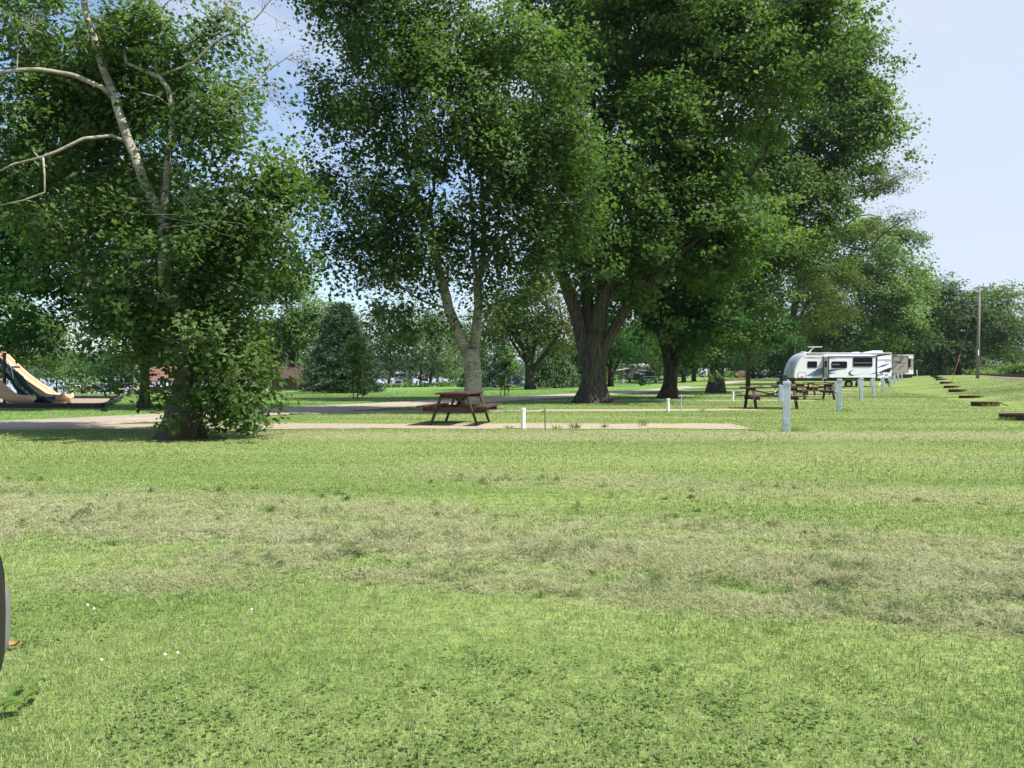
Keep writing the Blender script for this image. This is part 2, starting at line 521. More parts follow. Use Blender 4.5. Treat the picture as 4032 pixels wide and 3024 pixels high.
def hay(x, y):
    """0..1: how much cut dry grass lies on the lawn"""
    w = y + .33 * x + .35 * (fbm(x * .35, y * .35) - .5)
    n = fbm(x * 1.3 + 3, y * 2.6)
    pt_ = fbm(x * 2.3 + 31, y * 4.2 + 7)
    m = np.maximum(sst(4.68, 4.8, w) * (1 - sst(5.25, 5.8, w)) * (.75 + .5 * n), sst(3.85, 4.3, w) * (1 - sst(6.0, 7.0, w)) * sst(.34, .62, .55 * n + .45 * pt_) * .85)
    m = np.maximum(m, .45 * sst(7.8, 8.5, w) * (1 - sst(8.8, 9.8, w)) * (.2 + 1.3 * n) * sst(-3, 0, x))
    m = np.maximum(m, .62 * sst(13.0, 14.2, y) * (1 - sst(15.2, 16.3, y)) * (.25 + 1.2 * n) * sst(-7, -4, x))
    m = np.maximum(m, .5 * sst(10.8, 11.5, y + .2 * x) * (1 - sst(11.8, 12.6, y + .2 * x)) * n * sst(2, 5, x))
    m = np.maximum(m, .8 * np.exp(-(((x + 2.0) / .55) ** 2 + ((y - 4.35) / .22) ** 2)) * (.4 + n))
    m = m * (1 - .75 * np.exp(-((w - 4.62) / .10) ** 2) * sst(-1.6, .4, x))
    return np.clip(m, 0, 1)


def mound(x, y):
    w = y + .33 * x + .35 * (fbm(x * .35, y * .35) - .5)
    e = sst(4.62, 4.85, w) * (1 - sst(5.3, 6.6, w))
    lumps = fbm(x * 2.7, y * 3.6, 3)
    t = e * (.012 + .07 * np.maximum(0, lumps - .38)) * (.6 + .4 * sst(-4, 1, x))
    t += .02 * sst(3.8, 4.2, w) * (1 - sst(4.4, 4.62, w)) * np.maximum(0, lumps - .35)
    t += .016 * np.maximum(0, fbm(x * .8 + 7, y * .8) - .45)
    hm = sst(3.9, 4.3, w) * (1 - sst(5.9, 7.2, w))
    t += .10 * hm * np.maximum(0, fbm(x * 6.2 + 2, y * 7.4, 2) - .57) * (.35 + 1.3 * vn(x * .9, y * .9))
    return t * (1 - sst(9, 12, y))


ROADC = [(-40, 2), (-28, 9), (-20, 13.4), (-13, 17.0), (-9.7, 21.0), (-7.3, 24.8), (-5.5, 28.2), (-1, 36), (7.5, 54.0), (15, 70), (24, 92), (40, 122), (70, 150)]
PADS = [([(-24, 11.2), (-18, 14.4), (-14.5, 16.2), (-10.5, 17.2), (-4, 17.4), (5.3, 17.35)], 1.8), ([(-7.2, 23.2), (1, 24.9), (8.4, 25.6)], 1.5), ([(1.0, 34.6), (14.2, 34.9)], 1.2),
        ([(7, 43.3), (19.5, 43.5)], 1.4), ([(10, 51.3), (23.5, 51.5)], 1.4), ([(14, 60.5), (29, 60.8)], 1.5)]


def resample(pts, step):
    pts = np.array(pts, float)
    # Catmull-Rom
    out = []
    n = len(pts)
    for i in range(n - 1):
        p0, p1, p2, p3 = pts[max(i - 1, 0)], pts[i], pts[i + 1], pts[min(i + 2, n - 1)]
        k = max(1, int(np.linalg.norm(p2 - p1) / step))
        for t in np.arange(k) / k:
            out.append(.5 * ((2 * p1) + (-p0 + p2) * t + (2 * p0 - 5 * p1 + 4 * p2 - p3) * t * t + (-p0 + 3 * p1 - 3 * p2 + p3) * t ** 3))
    out.append(pts[-1])
    return np.array(out)


def dist_line(x, y, pts, step=.5):
    c = resample(pts, step)
    d = np.full(x.shape, 1e9)
    for p in c:
        d = np.minimum(d, (x - p[0]) ** 2 + (y - p[1]) ** 2)
    return np.sqrt(d)


def offpaved(x, y):
    """True where grass may grow"""
    ok = dist_line(x, y, ROADC, 1.0) > 1.5 + .5 * fbm(x * .8, y * .8)
    for c, w in PADS:
        ok &= (dist_line(x, y, c, .4) > w / 2 - .42 + .75 * (fbm(x * 1.1, y * 1.1) - .35)) | (x > c[-1][0] - .2)
    ok &= ~((y > 27) & (y < 36) & (x < -14.9 - (y - 27) * .42))
    return ok


def axis(lo, d0, d1, step, hi, nlo, nhi):
    a = np.arange(d0, d1 + 1e-6, step)
    up = d1 + np.geomspace(step, hi - d1, nhi)
    dn = d0 - np.geomspace(step, d0 - lo, nlo)[::-1] if nlo else np.array([])
    return np.concatenate([dn, a, up])


def ground():
    xs = axis(-1800, -6.5, 6.5, .075, 1800, 70, 70)
    ys = axis(-60, 1.6, 11.5, .065, 2600, 30, 120)
    X, Y = np.meshgrid(xs, ys)
    Z = H(X, Y) + np.where(Y < 13, mound(X, Y), 0) + .12 * (fbm(X * .08, Y * .08) - .5) * sst(60, 90, Y)
    nx, ny = len(xs), len(ys)
    V = np.stack([X, Y, Z], -1).reshape(-1, 3)
    i = np.arange(nx * ny).reshape(ny, nx)
    Fc = np.stack([i[:-1, :-1], i[:-1, 1:], i[1:, 1:], i[1:, :-1]], -1).reshape(-1, 4)
    hy = hay(X, Y).ravel() * .85
    lush = (sst(20, 34, Y - .9 * X) * (1 - .92 * sst(6, 20, X - .18 * (Y - 25)))).ravel() * .75
    o = np_mesh('ground', V, Fc, M['grass_ground'], attrs={'hay': hy, 'lush': lush}, smooth=True)
    tag(o, 'mown lawn with a broad windrow of dry cut grass', 'lawn', kind='structure')


ground()


def strip(name, pts, width, mat, dz, step=.5, jit=.12, nw=6, label=None, cat=None, seed=0):
    c = resample(pts, step); rg = np.random.default_rng(seed + 5)
    t = np.gradient(c, axis=0); t /= np.linalg.norm(t, axis=1)[:, None]
    nrm = np.stack([-t[:, 1], t[:, 0]], -1)
    n = len(c)
    L = np.cumsum(np.r_[0, np.linalg.norm(np.diff(c, axis=0), axis=1)])
    k = np.linspace(-1, 1, nw)
    wl = width / 2 * (1 + jit * 2 * (fbm(L * .9 + seed, L * 0 + 3) - .5)) + rg.normal(0, jit * .15, n)
    wr = width / 2 * (1 + jit * 2 * (fbm(L * .9 + seed, L * 0 + 31) - .5)) + rg.normal(0, jit * .15, n)
    W = np.where(k[None] > 0, wl[:, None], wr[:, None]) * k[None]
    X = c[:, 0, None] + nrm[:, 0, None] * W; Y = c[:, 1, None] + nrm[:, 1, None] * W
    Z = H(X, Y) + dz
    V = np.stack([X, Y, Z], -1).reshape(-1, 3)
    i = np.arange(n * nw).reshape(n, nw)
    Fc = np.stack([i[:-1, :-1], i[1:, :-1], i[1:, 1:], i[:-1, 1:]], -1).reshape(-1, 4)
    o = np_mesh(name, V, Fc, mat)
    return tag(o, label, cat, kind='structure')


strip('road', ROADC, 3.7, M['road'], .016, .7, .08, 8, 'grey park road curving away between the trees', 'road')
_pl = ['gravel camping pad under the near picnic table', 'gravel pad strip behind the near picnic table', 'third gravel strip beyond the big maple',
       'fourth gravel strip', 'fifth gravel strip', 'gravel strip by the white travel trailer']
for _i, (_c, _w) in enumerate(PADS):
    strip('gravel_pad', _c, _w, M['gravel'], .008 if _i else .010, .35, .35, 6, _pl[_i], 'gravel pad', seed=_i * 7)


def water():
    V = np.array([(-1800, 150, -3.15), (400, 150, -3.15), (400, 900, -3.15), (-1800, 900, -3.15)], float)
    o = np_mesh('river', V, np.array([[0, 1, 2, 3]]), M['water'])
    tag(o, 'wide pale river beyond the park', 'river', kind='structure')


water()


# ---------------------------------------------------------------- grass blades and cut straw (nobody could count them)
def blades(name, x, y, z, length, width, az, lean, var, label, cat, rough=1.):
    n = len(x)
    d = np.stack([np.cos(az), np.sin(az)], -1)
    s = np.stack([-d[:, 1], d[:, 0]], -1)
    b = np.stack([x, y, z], -1)
    V = np.zeros((n, 3, 3))
    V[:, 0, :2] = b[:, :2] - s * width[:, None] / 2; V[:, 0, 2] = z
    V[:, 1, :2] = b[:, :2] + s * width[:, None] / 2; V[:, 1, 2] = z
    V[:, 2, :2] = b[:, :2] + d * (length * np.sin(lean))[:, None]; V[:, 2, 2] = z + length * np.cos(lean)
    o = np_mesh(name, V.reshape(-1, 3), np.arange(n * 3).reshape(n, 3), M['blade'], fattrs={'var': np.clip(var, 0, 1)})
    return tag(o, label, cat, kind='stuff')


def grass():
    rg = np.random.default_rng(3)
    n = 860000
    y = np.exp(rg.uniform(np.log(1.9), np.log(85), n))
    y = np.where(y > 40, 40 + (y - 40) * rg.random(n), y)
    x = (rg.random(n) * 2 - 1) * .74 * y
    keep = offpaved(x, y)
    x, y = x[keep], y[keep]; n = len(x)
    h = hay(x, y)
    patch = fbm(x * .9, y * .9); mow = fbm((x * .97 - y * .24) * .07, (y * .97 + x * .24) * .6, 3)
    dry = sst(.52, .7, fbm(x * .45 + 9, y * .6))
    var = .06 + .42 * mow + .22 * (patch - .5) + rg.normal(0, .15, n) + .10 * dry
    dark = sst(.58, .75, fbm(x * .5 + 21, y * .9 + 4)) * (1 - h)
    var = var - .16 * dark
    straw = rg.random(n) < (.13 + .25 * dry + .30 * h)
    var = np.where(straw, rg.uniform(.6, .98, n), np.clip(var, 0, .62))
    length = rg.uniform(.013, .030, n) * (.75 + .7 * patch) * (1 + .006 * y)
    width = np.maximum(.0028, .00085 * y) * rg.uniform(.7, 1.5, n)
    z = H(x, y) + np.where(y < 13, mound(x, y), 0) - .004
    lean = np.abs(rg.normal(.75, .4, n))
    blades('grass', x, y, z, length, width, rg.uniform(0, 2 * np.pi, n), lean, var, 'short mown grass blades of the lawn', 'grass')
    # cut straw lying on the windrow
    n = 420000
    y = np.exp(rg.uniform(np.log(2.6), np.log(17), n)); x = (rg.random(n) * 2 - 1) * .74 * y
    h = hay(x, y)
    k = (rg.random(n) < h ** 1.1 * 1.5 + .014) & offpaved(x, y)
    x, y, h = x[k], y[k], h[k]; n = len(x)
    z = H(x, y) + mound(x, y) + rg.uniform(.002, .028, n) * (.4 + h)
    length = rg.uniform(.03, .09, n); width = np.maximum(.0024, .00075 * y) * rg.uniform(.7, 1.5, n)
    tone = fbm(x * 3, y * 3)
    var = np.where(rg.random(n) < .25, rg.uniform(.3, .6, n), .70 + .32 * (tone - .2) + rg.normal(0, .07, n))
    blades('cut_straw', x, y, z, length, width, rg.uniform(0, 2 * np.pi, n), rg.normal(1.42, .17, n), np.clip(var, .25, 1), 'pale dry cut grass lying in a windrow across the lawn', 'cut grass', 2.2)

    # tangled clumps of clippings thrown up on the rows
    k = 5200
    y = np.exp(rg.uniform(np.log(2.9), np.log(10), k)); x = (rg.random(k) * 2 - 1) * .74 * y
    w = y + .33 * x
    big = np.exp(-((w - 5.05) / .42) ** 2) * (.45 + .55 * sst(-3, 1.5, x)) + .35 * np.exp(-((w - 4.3) / .25) ** 2) + 1.2 * np.exp(-((w - 4.66) / .05) ** 2) * sst(-1.6, 0, x) + .25 * sst(5.6, 6, w) * (1 - sst(6.6, 7.4, w)) + .3 * np.exp(-((w - 8.4) / .5) ** 2) * sst(-2, 0, x)
    q = rg.random(k) < big * sst(.42, .62, fbm(x * 1.7 + 3, y * 2.4)) * 1.3
    x, y, big = x[q], y[q], big[q]; k = len(x)
    r = rg.uniform(.025, .085, k) * (.6 + .6 * big); m = 60
    X = np.repeat(x, m); Y = np.repeat(y, m); Rr = np.repeat(r, m); n = len(X)
    a = rg.uniform(0, 6.28, n); rr = np.abs(rg.normal(0, .55, n)) * Rr * 1.3
    bx = X + rr * np.cos(a) * 1.5; by = Y + rr * np.sin(a)
    hz = Rr * 1.25 * np.exp(-(rr / Rr) ** 2) * rg.random(n) ** .6
    dk = np.repeat(rg.random(k), m)
    var = np.where(dk < .45, rg.uniform(-.1, .14, n), rg.uniform(.60, .95, n))  # dark share of clumps: shadow under the clippings and furrow, put into colour
    blades('grass_clumps', bx, by, H(bx, by) + mound(bx, by) + hz, rg.uniform(.02, .06, n), np.maximum(.0026, .0008 * Y), rg.uniform(0, 6.28, n), rg.normal(1.35, .35, n), var, 'ragged little clumps of clippings thrown up along the windrow', 'cut grass')


grass()


def clover():
    """broad low leaves in the near lawn"""
    rg = np.random.default_rng(21)
    n = 1500
    cy = np.exp(rg.uniform(np.log(2.1), np.log(9), n)); cx = (rg.random(n) * 2 - 1) * .72 * cy
    k = (fbm(cx * 1.1 + 4, cy * 1.1 + 2) > .62) & (hay(cx, cy) < .5)
    cx, cy = cx[k], cy[k]
    x = np.repeat(cx, 14) + rg.normal(0, .05, len(cx) * 14); y = np.repeat(cy, 14) + rg.normal(0, .05, len(cx) * 14)
    n = len(x); r = rg.uniform(.005, .010, n); z = H(x, y) + mound(x, y) + rg.uniform(.012, .035, n)
    az = rg.uniform(0, 6.28, n)
    V = np.zeros((n, 4, 3))
    for j in range(4):
        a = az + j * np.pi / 2
        V[:, j] = np.stack([x + r * np.cos(a), y + r * np.sin(a), z + rg.normal(0, .003, n)], -1)
    o = np_mesh('clover', V.reshape(-1, 3), np.arange(n * 4).reshape(n, 4), M['blade'], fattrs={'var': rg.uniform(.12, .48, n)})
    tag(o, 'low patches of dark clover leaves in the near lawn', 'clover', kind='stuff')
    # white clover heads
    mb = MB()
    for u, v in ((700, 2605), (650, 2612), (345, 2410), (370, 2425), (990, 2430), (400, 2632)):
        Y = HC * F / (v - VH); p = at(u, Y)
        mb.lathe([(.001, 0), (.005, .002), (.006, .006), (.004, .010), (.001, .011)], 7, (p.x, p.y, p.z + .03 + float(mound(p.x, p.y))))
    for _ in range(260):
        y = float(np.exp(rg.uniform(np.log(11), np.log(36)))); x = float(rg.uniform(-.7, .7) * y)
        if not offpaved(np.array([x]), np.array([y]))[0] or fbm(x * .3, y * .3) < .5: continue
        r = .007 * (1 + y / 40)
        mb.lathe([(.001, 0), (r, r * .5), (.001, r)], 5, (x, y, Hs(x, y) + .035))
    o = mb.build('clover_flowers', M['pvc'])
    tag(o, 'scattered small white clover heads in the lawn', 'clover flowers', kind='stuff')


clover()


def haze():
    m, nt = new_mat('haze_air')
    v = N(nt, 'ShaderNodeVolumePrincipled'); v.inputs['Color'].default_value = (.80, .88, 1.0, 1); v.inputs['Density'].default_value = .00012; v.inputs['Anisotropy'].default_value = .2
    o = N(nt, 'ShaderNodeOutputMaterial'); nt.links.new(v.outputs[0], o.inputs['Volume'])
    b = MB(); b.box((0, 1300, 40), (3900, 2840, 104))
    ob = b.build('haze', m); tag(ob, 'thin summer haze over the river and far trees', 'haze', kind='stuff')


haze()
# ================================================================ trees
LEAFCOUNT = [0]
LN = [None]


def leaf_arrays(rg, cen, nrm_bias, size, n_each, rad, droop=0., flat=.6, up=.9, tone=None):
    """kite-shaped leaves round clump centres; returns verts, faces, var"""
    nc = len(cen)
    c = np.repeat(cen, n_each, 0); n = len(c)
    r = np.repeat(rad, n_each)[:, None]
    off = rg.normal(0, 1, (n, 3)) * np.array([1, 1, flat]) * r * .55
    off[:, 2] -= droop * np.abs(rg.normal(0, 1, n)) * r[:, 0]
    pos = c + off
    nb = np.repeat(nrm_bias, n_each, 0)
    nrm = rg.normal(0, .50, (n, 3)) + nb * .5; nrm[:, 2] += up
    nrm /= np.linalg.norm(nrm, axis=1)[:, None]
    t = rg.normal(0, 1, (n, 3)); t[:, 2] -= .6
    t -= nrm * (t * nrm).sum(1)[:, None]; t /= np.linalg.norm(t, axis=1)[:, None] + 1e-9
    s = np.cross(nrm, t)
    sz = size * rg.choice([.55, .8, 1., 1.2, 1.5], n)[:, None] * rg.uniform(.85, 1.15, n)[:, None]
    V = np.zeros((n, 4, 3))
    V[:, 0] = pos - t * sz * .5
    V[:, 1] = pos - s * sz * .36 - t * sz * .06 + nrm * sz * .07
    V[:, 2] = pos + t * sz * .5 - nrm * sz * .12
    V[:, 3] = pos + s * sz * .36 - t * sz * .06 + nrm * sz * .07
    cv = np.repeat(rg.normal(.5, .08, nc) if tone is None else tone, n_each)
    var = np.clip(cv + rg.normal(0, .10, n), 0, 1)
    sn = nrm * .5 + off / (r + 1e-6) * .28 + nb * .55; sn[:, 2] += .18
    sn /= np.linalg.norm(sn, axis=1)[:, None] + 1e-9
    LN[0] = np.repeat(sn, 4, 0)
    return V.reshape(-1, 3), np.arange(n * 4).reshape(n, 4), var


def tree(name, label, u, Y, blobs, trunk, limbs=(), leaf='leaf_far', bark='bark_dark', size=None, lai=3., lai_k=1.55, clump=None, per=60, droop=.25, flat=.6,
         seed=1, nbranch=220, group=None, flare=1.35, shell=.55, hollow=None, auto_limbs=True, dead=0, twig_r=.012, bz=None, bough_flat=.5, bough_drop=.5, bough_n=3.8):
    """u,Y: foot of the trunk.  blobs: crown masses (u,v,ru,rv,dY,depth) as seen in the photograph at their own distance Y+dY, with real depth.
    trunk: [(u,v,radius px)] from the ground up; limbs: lists of (u,v,dY,radius px)"""
    rg = np.random.default_rng(seed)
    base = at(u, Y)
    if bz is not None: base.z = bz
    pxm = F / Y
    t = empty(name, base, 0, label, 'tree', group)
    size = size or Y * .0033
    clump = clump or max(.28, Y * .0135)
    # trunk ------------------------------------------------------------
    w = MB()
    path = []; rad = []
    for i, q in enumerate(trunk):
        du = q[0]; dY = q[3] if len(q) > 3 else 0
        p = P(du, q[1], Y + dY) if i else base - Vector((0, 0, .15))
        path.append(p - base); rad.append(q[2] / pxm)
    pr = resample([(*p, r) for p, r in zip(path, rad)], max(.25, Y * .008))
    pth = [Vector(q[:3]) for q in pr]; rr = [max(.01, q[3]) for q in pr]
    # root flare
    h0 = rr[0] * 2.2
    nodes = []
    ns = 18 if Y < 60 else 9
    if flare > 1:
        fl = MB(); fl.tube(pth, [r * (1 + (flare - 1) * math.exp(-max(0, p.z) / (h0 * .55))) for p, r in zip(pth, rr)], ns)
        vs = []
        for (x, y, z) in fl.v:
            k = math.exp(-max(0, z) / (h0 * .5))
            a = math.atan2(y, x)
            f = 1 + k * (.22 * math.sin(a * 5 + seed) + .12 * math.sin(a * 9 + 2 * seed)) + .035 * math.sin(a * 7 + z * 1.3)
            vs.append((x * f if z < h0 * 2 else x, y * f if z < h0 * 2 else y, z))
        w.add(vs, fl.f)
    else:
        w.tube(pth, rr, ns)
    nodes += [(p, r) for p, r in zip(pth, rr) if p.z > pth[-1].z * .35]
    bl = [np.array([*(P(b[0], b[1], Y + b[4]) - base), b[2] / F * (Y + b[4]), b[5], b[3] / F * (Y + b[4])]) for b in blobs]
    lim = []
    for lb in limbs:
        lim.append([(*(P(a, b, Y + c) - base), r / pxm) for a, b, c, r in lb])
    if auto_limbs:
        top = pth[-1]; rt = rr[-1]
        for b in bl:
            e = Vector(b[:3]) + Vector((0, 0, b[5] * .25)); k = rg.integers(max(0, len(pth) - 4), len(pth))
            s = pth[k]
            m = s.lerp(e, .45) + Vector((rg.normal(0, .12), rg.normal(0, .12), .10)) * (e - s).length
            m.z = s.z + (e.z - s.z) * .55
            lim.append([(*s, rt * .62), (*m, rt * .42), (*e, rt * .16)])
    for lb in lim:
        q = resample(lb, max(.3, Y * .009))
        jit = rg.normal(0, 1, (len(q), 3)) * np.linspace(0, 1, len(q))[:, None] * .06
        q[:, :3] += jit * min(1.5, Y * .03)
        w.tube([Vector(a[:3]) for a in q], [max(.006, a[3]) for a in q], 8 if Y < 60 else 5)
        nodes += [(Vector(a[:3]), max(.006, a[3])) for a in q]
    # crown clumps ---------------------------------------------------------
    cs = []; nb = []; tn = []; rn = []
    for b in bl:
        area = math.pi * b[3] * b[5]
        nl = (lai * lai_k * 1.15 if lai < 3.6 else lai) * area / (.35 * size * size)
        k = max(4, int(nl / per))
        # boughs: layered sprays set round the outside of each crown mass, clumps of leaves inside each spray
        br = clump * 1.9
        kb = max(6, int(area / (math.pi * br * br) * bough_n))
        d = rg.normal(0, 1, (kb, 3)); d /= np.linalg.norm(d, axis=1)[:, None]
        r = shell + (1 - shell) * rg.random(kb) ** .6
        r *= 1 + .11 * np.sin(d[:, 0] * 5 + d[:, 2] * 4 + seed) + rg.normal(0, .09, kb)
        bc = b[:3] + d * r[:, None] * b[3:6]
        bt = rg.normal(.5, .15, kb)
        w_ = rg.uniform(.5, 1.5, kb); j = rg.choice(kb, k, p=w_ / w_.sum())
        o3 = rg.normal(0, 1, (k, 3)) * np.array([1, 1, bough_flat]) * br * .55
        o3[:, 2] -= bough_drop * (o3[:, 0] ** 2 + o3[:, 1] ** 2) / br * .6
        cs.append(bc[j] + o3)
        q = o3 / br * .8 + d[j] * .75; q /= np.linalg.norm(q, axis=1)[:, None] + 1e-9
        nb.append(q); rn.append(r[j] + rg.normal(0, .12, k)); tn.append(bt[j] + rg.normal(0, .06, k))
    cs = np.concatenate(cs); nb = np.concatenate(nb); tn = np.concatenate(tn); rn = np.concatenate(rn)
    z0 = .25
    k = cs[:, 2] > z0
    cs, nb, tn, rn = cs[k], nb[k], tn[k], rn[k]
    # boughs to the clumps -------------------------------------------------
    NP = np.array([tuple(p) for p, _ in nodes]); NR = np.array([r for _, r in nodes])
    out_ = np.argsort(-rn)[:nbranch // 2]; sel = np.unique(np.r_[out_, rg.permutation(len(cs))[:nbranch - len(out_)]]); sel = rg.permutation(sel)
    dn = [np.min(((NP - cs[i]) ** 2).sum(1)) for i in sel]
    tw = MB()
    cap = len(NP) + 2 * len(sel)
    NPa = np.zeros((cap, 3)); NRa = np.zeros(cap); m = len(NP); NPa[:m] = NP; NRa[:m] = NR
    for i in sel[np.argsort(dn)]:
        e = cs[i]
        dd = ((NPa[:m] - e) ** 2).sum(1) * (1 + .6 * (NPa[:m, 2] > e[2]))
        j = int(np.argmin(dd)); s = NPa[j]
        L = math.sqrt(((s - e) ** 2).sum())
        if L < .05: continue
        mid = (s + e) / 2 + rg.normal(0, .09, 3) * L; mid[2] += .08 * L
        r0 = min(NRa[j] * .7, twig_r + .012 * L); r1 = max(.003, r0 * .4)
        tw.tube([Vector(s), Vector(mid), Vector(e)], [r0, (r0 + r1) / 2, r1], 4, False)
        NPa[m] = mid; NRa[m] = (r0 + r1) / 2; NPa[m + 1] = e; NRa[m + 1] = r1; m += 2
        if dead and rg.random() < dead:
            for _ in range(5):
                dv = rg.normal(0, 1, 3); dv[2] = dv[2] * .5 + .1
                p1 = e + dv * clump * .8; p2 = p1 + dv * clump * .5 + rg.normal(0, .3, 3) * clump
                tw.tube([Vector(e), Vector(p1), Vector(p2)], [r1, r1 * .6, .002], 3, False)
    w.add(tw.v, tw.f)
    o = w.build('trunk', M[bark], t, smooth=True)
    rad_ = np.full(len(cs), clump) * rg.uniform(.6, 1.35, len(cs))
    V, Fc, var = leaf_arrays(rg, cs, nb, size, per, rad_, droop, flat, tone=tn)
    SN = LN[0]
    ok = (V.reshape(-1, 4, 3)[:, :, 2].min(1) > .05)
    if not ok.all():
        SN = SN.reshape(-1, 4, 3)[ok].reshape(-1, 3)
        V = V.reshape(-1, 4, 3)[ok].reshape(-1, 3); var = var[ok]; Fc = np.arange(len(V)).reshape(-1, 4)
    np_mesh('crown', V, Fc, M[leaf], t, fattrs={'var': var}, nrm=SN)
    LEAFCOUNT[0] += len(Fc)
    return t


def twigs(parent_tree, Y, starts, seed=1, n=5, col='catkin', bark='bark_birch', depth=3, leafy=.4, lsize=.045):
    """bare outer twigs of an old birch, with a few catkins"""
    rg = np.random.default_rng(seed); base = parent_tree.location
    w = MB(); tips = []

    def grow(p, d, L, r, k):
        q = [p]
        for _ in range(3):
            d2 = (d + Vector(rg.normal(0, .22, 3)) + Vector((0, 0, -.03))).normalized()
            p = p + d2 * L / 3; q.append(p); d = d2
        w.tube(q, [r, r * .8, r * .6, r * .45], 4, False)
        if k == 0: tips.append(p); return
        for _ in range(n if k > 1 else 3):
            i = rg.integers(1, 4)
            dd = (d + Vector(rg.normal(0, .55, 3))).normalized()
            grow(q[i], dd, L * rg.uniform(.4, .7), r * .5, k - 1)
    for (u0, v0, u1, v1, dY, rp) in starts:
        a = P(u0, v0, Y + dY) - base; b = P(u1, v1, Y + dY) - base
        grow(a, (b - a).normalized(), (b - a).length, rp * Y / F, depth)
        w.build('bare_branch', M[bark], parent_tree); w = MB()
    if tips and leafy:
        cs = np.array([tuple(p) for p in tips]); cs = cs[rg.random(len(cs)) < leafy]
        V, Fc, var = leaf_arrays(rg, cs, np.zeros_like(cs), lsize, 3, np.full(len(cs), .07), 1.0, 1)
        np_mesh('catkins', V, Fc, M[col], parent_tree, fattrs={'var': var})['kind'] = 'stuff'


def conifer(name, label, u, Y, v_top, v_bot, half, kind='needle', seed=1, droop=.1, dens=1., trunk_r=9, bark='bark_dark', group=None, shape=1.0, hang=0., whorl=.42, v_ground=None):
    rg = np.random.default_rng(seed); base = at(u, Y); t = empty(name, base, 0, label, 'tree', group)
    k = Y / F
    ht = P(u, v_top, Y).z - base.z; hb = max(.2, P(u, v_bot, Y).z - base.z); R0 = half * k
    w = MB(); w.tube([(0, 0, -.2), (0, 0, ht * .5), (0, 0, ht)], [trunk_r * k, trunk_r * k * .6, .02], 8)
    cs = []; dirs = []
    z = hb
    while z < ht * .985:
        f = (z - hb) / (ht - hb)
        L = R0 * ((1 - f) ** shape) * (.75 + .25 * min(1, f * 6 + .5)) + .15
        nbr = int(5 + 7 * (1 - f))
        a0 = rg.uniform(0, 6.3)
        for i in range(nbr):
            a = a0 + 6.283 * i / nbr + rg.normal(0, .15); l = L * rg.uniform(.72, 1.1)
            d = np.array([math.cos(a), math.sin(a)])
            pts = []
            for s in (0, .4, .75, 1):
                pts.append(Vector((d[0] * l * s, d[1] * l * s, z + l * (.30 * s - (.30 + droop) * s * s * 1.1))))
            w.tube(pts, [.012 + .008 * l, .02, .012, .005], 4, False)
            m = max(3, int(l / .28 * dens))
            for s in np.linspace(.22, 1, m):
                q = np.array([d[0] * l * s, d[1] * l * s, z + l * (.30 * s - (.30 + droop) * s * s * 1.1)])
                side = rg.normal(0, .20 * l * (1.1 - s * .6), 1)[0]
                q[:2] += np.array([-d[1], d[0]]) * side
                cs.append(q); dirs.append([d[0], d[1], .3])
        z += whorl * (1 - .45 * f) * max(1, Y / 60)
    w.build('trunk', M[bark], t, smooth=True)
    cs = np.array(cs); dirs = np.array(dirs)
    per = 34; c = np.repeat(cs, per, 0); n = len(c); sp = max(.20, Y * .0042)
    off = rg.normal(0, 1, (n, 3)) * np.array([1, 1, .45]) * sp
    if hang: off[:, 2] -= np.abs(rg.normal(0, hang, n))
    pos = c + off
    dv = np.repeat(dirs, per, 0) + rg.normal(0, .6, (n, 3))
    if hang: dv[:, 2] -= 1.4
    dv /= np.linalg.norm(dv, axis=1)[:, None]
    s = np.cross(dv, rg.normal(0, 1, (n, 3))); s /= np.linalg.norm(s, axis=1)[:, None] + 1e-9
    ln = (max(.16, Y * .0036) * rg.uniform(.7, 1.3, n))[:, None]; wd = ln * .2
    V = np.stack([pos - dv * ln / 2, pos + s * wd, pos + dv * ln / 2, pos - s * wd], 1)
    ok = V[:, :, 2].min(1) > .05; V = V[ok]; n = len(V)
    var = np.clip(np.repeat(rg.normal(.5, .16, len(cs)), per)[ok] + rg.normal(0, .14, n), 0, 1)
    np_mesh('crown', V.reshape(-1, 3), np.arange(n * 4).reshape(n, 4), M[kind], t, fattrs={'var': var})
    LEAFCOUNT[0] += n
    return t


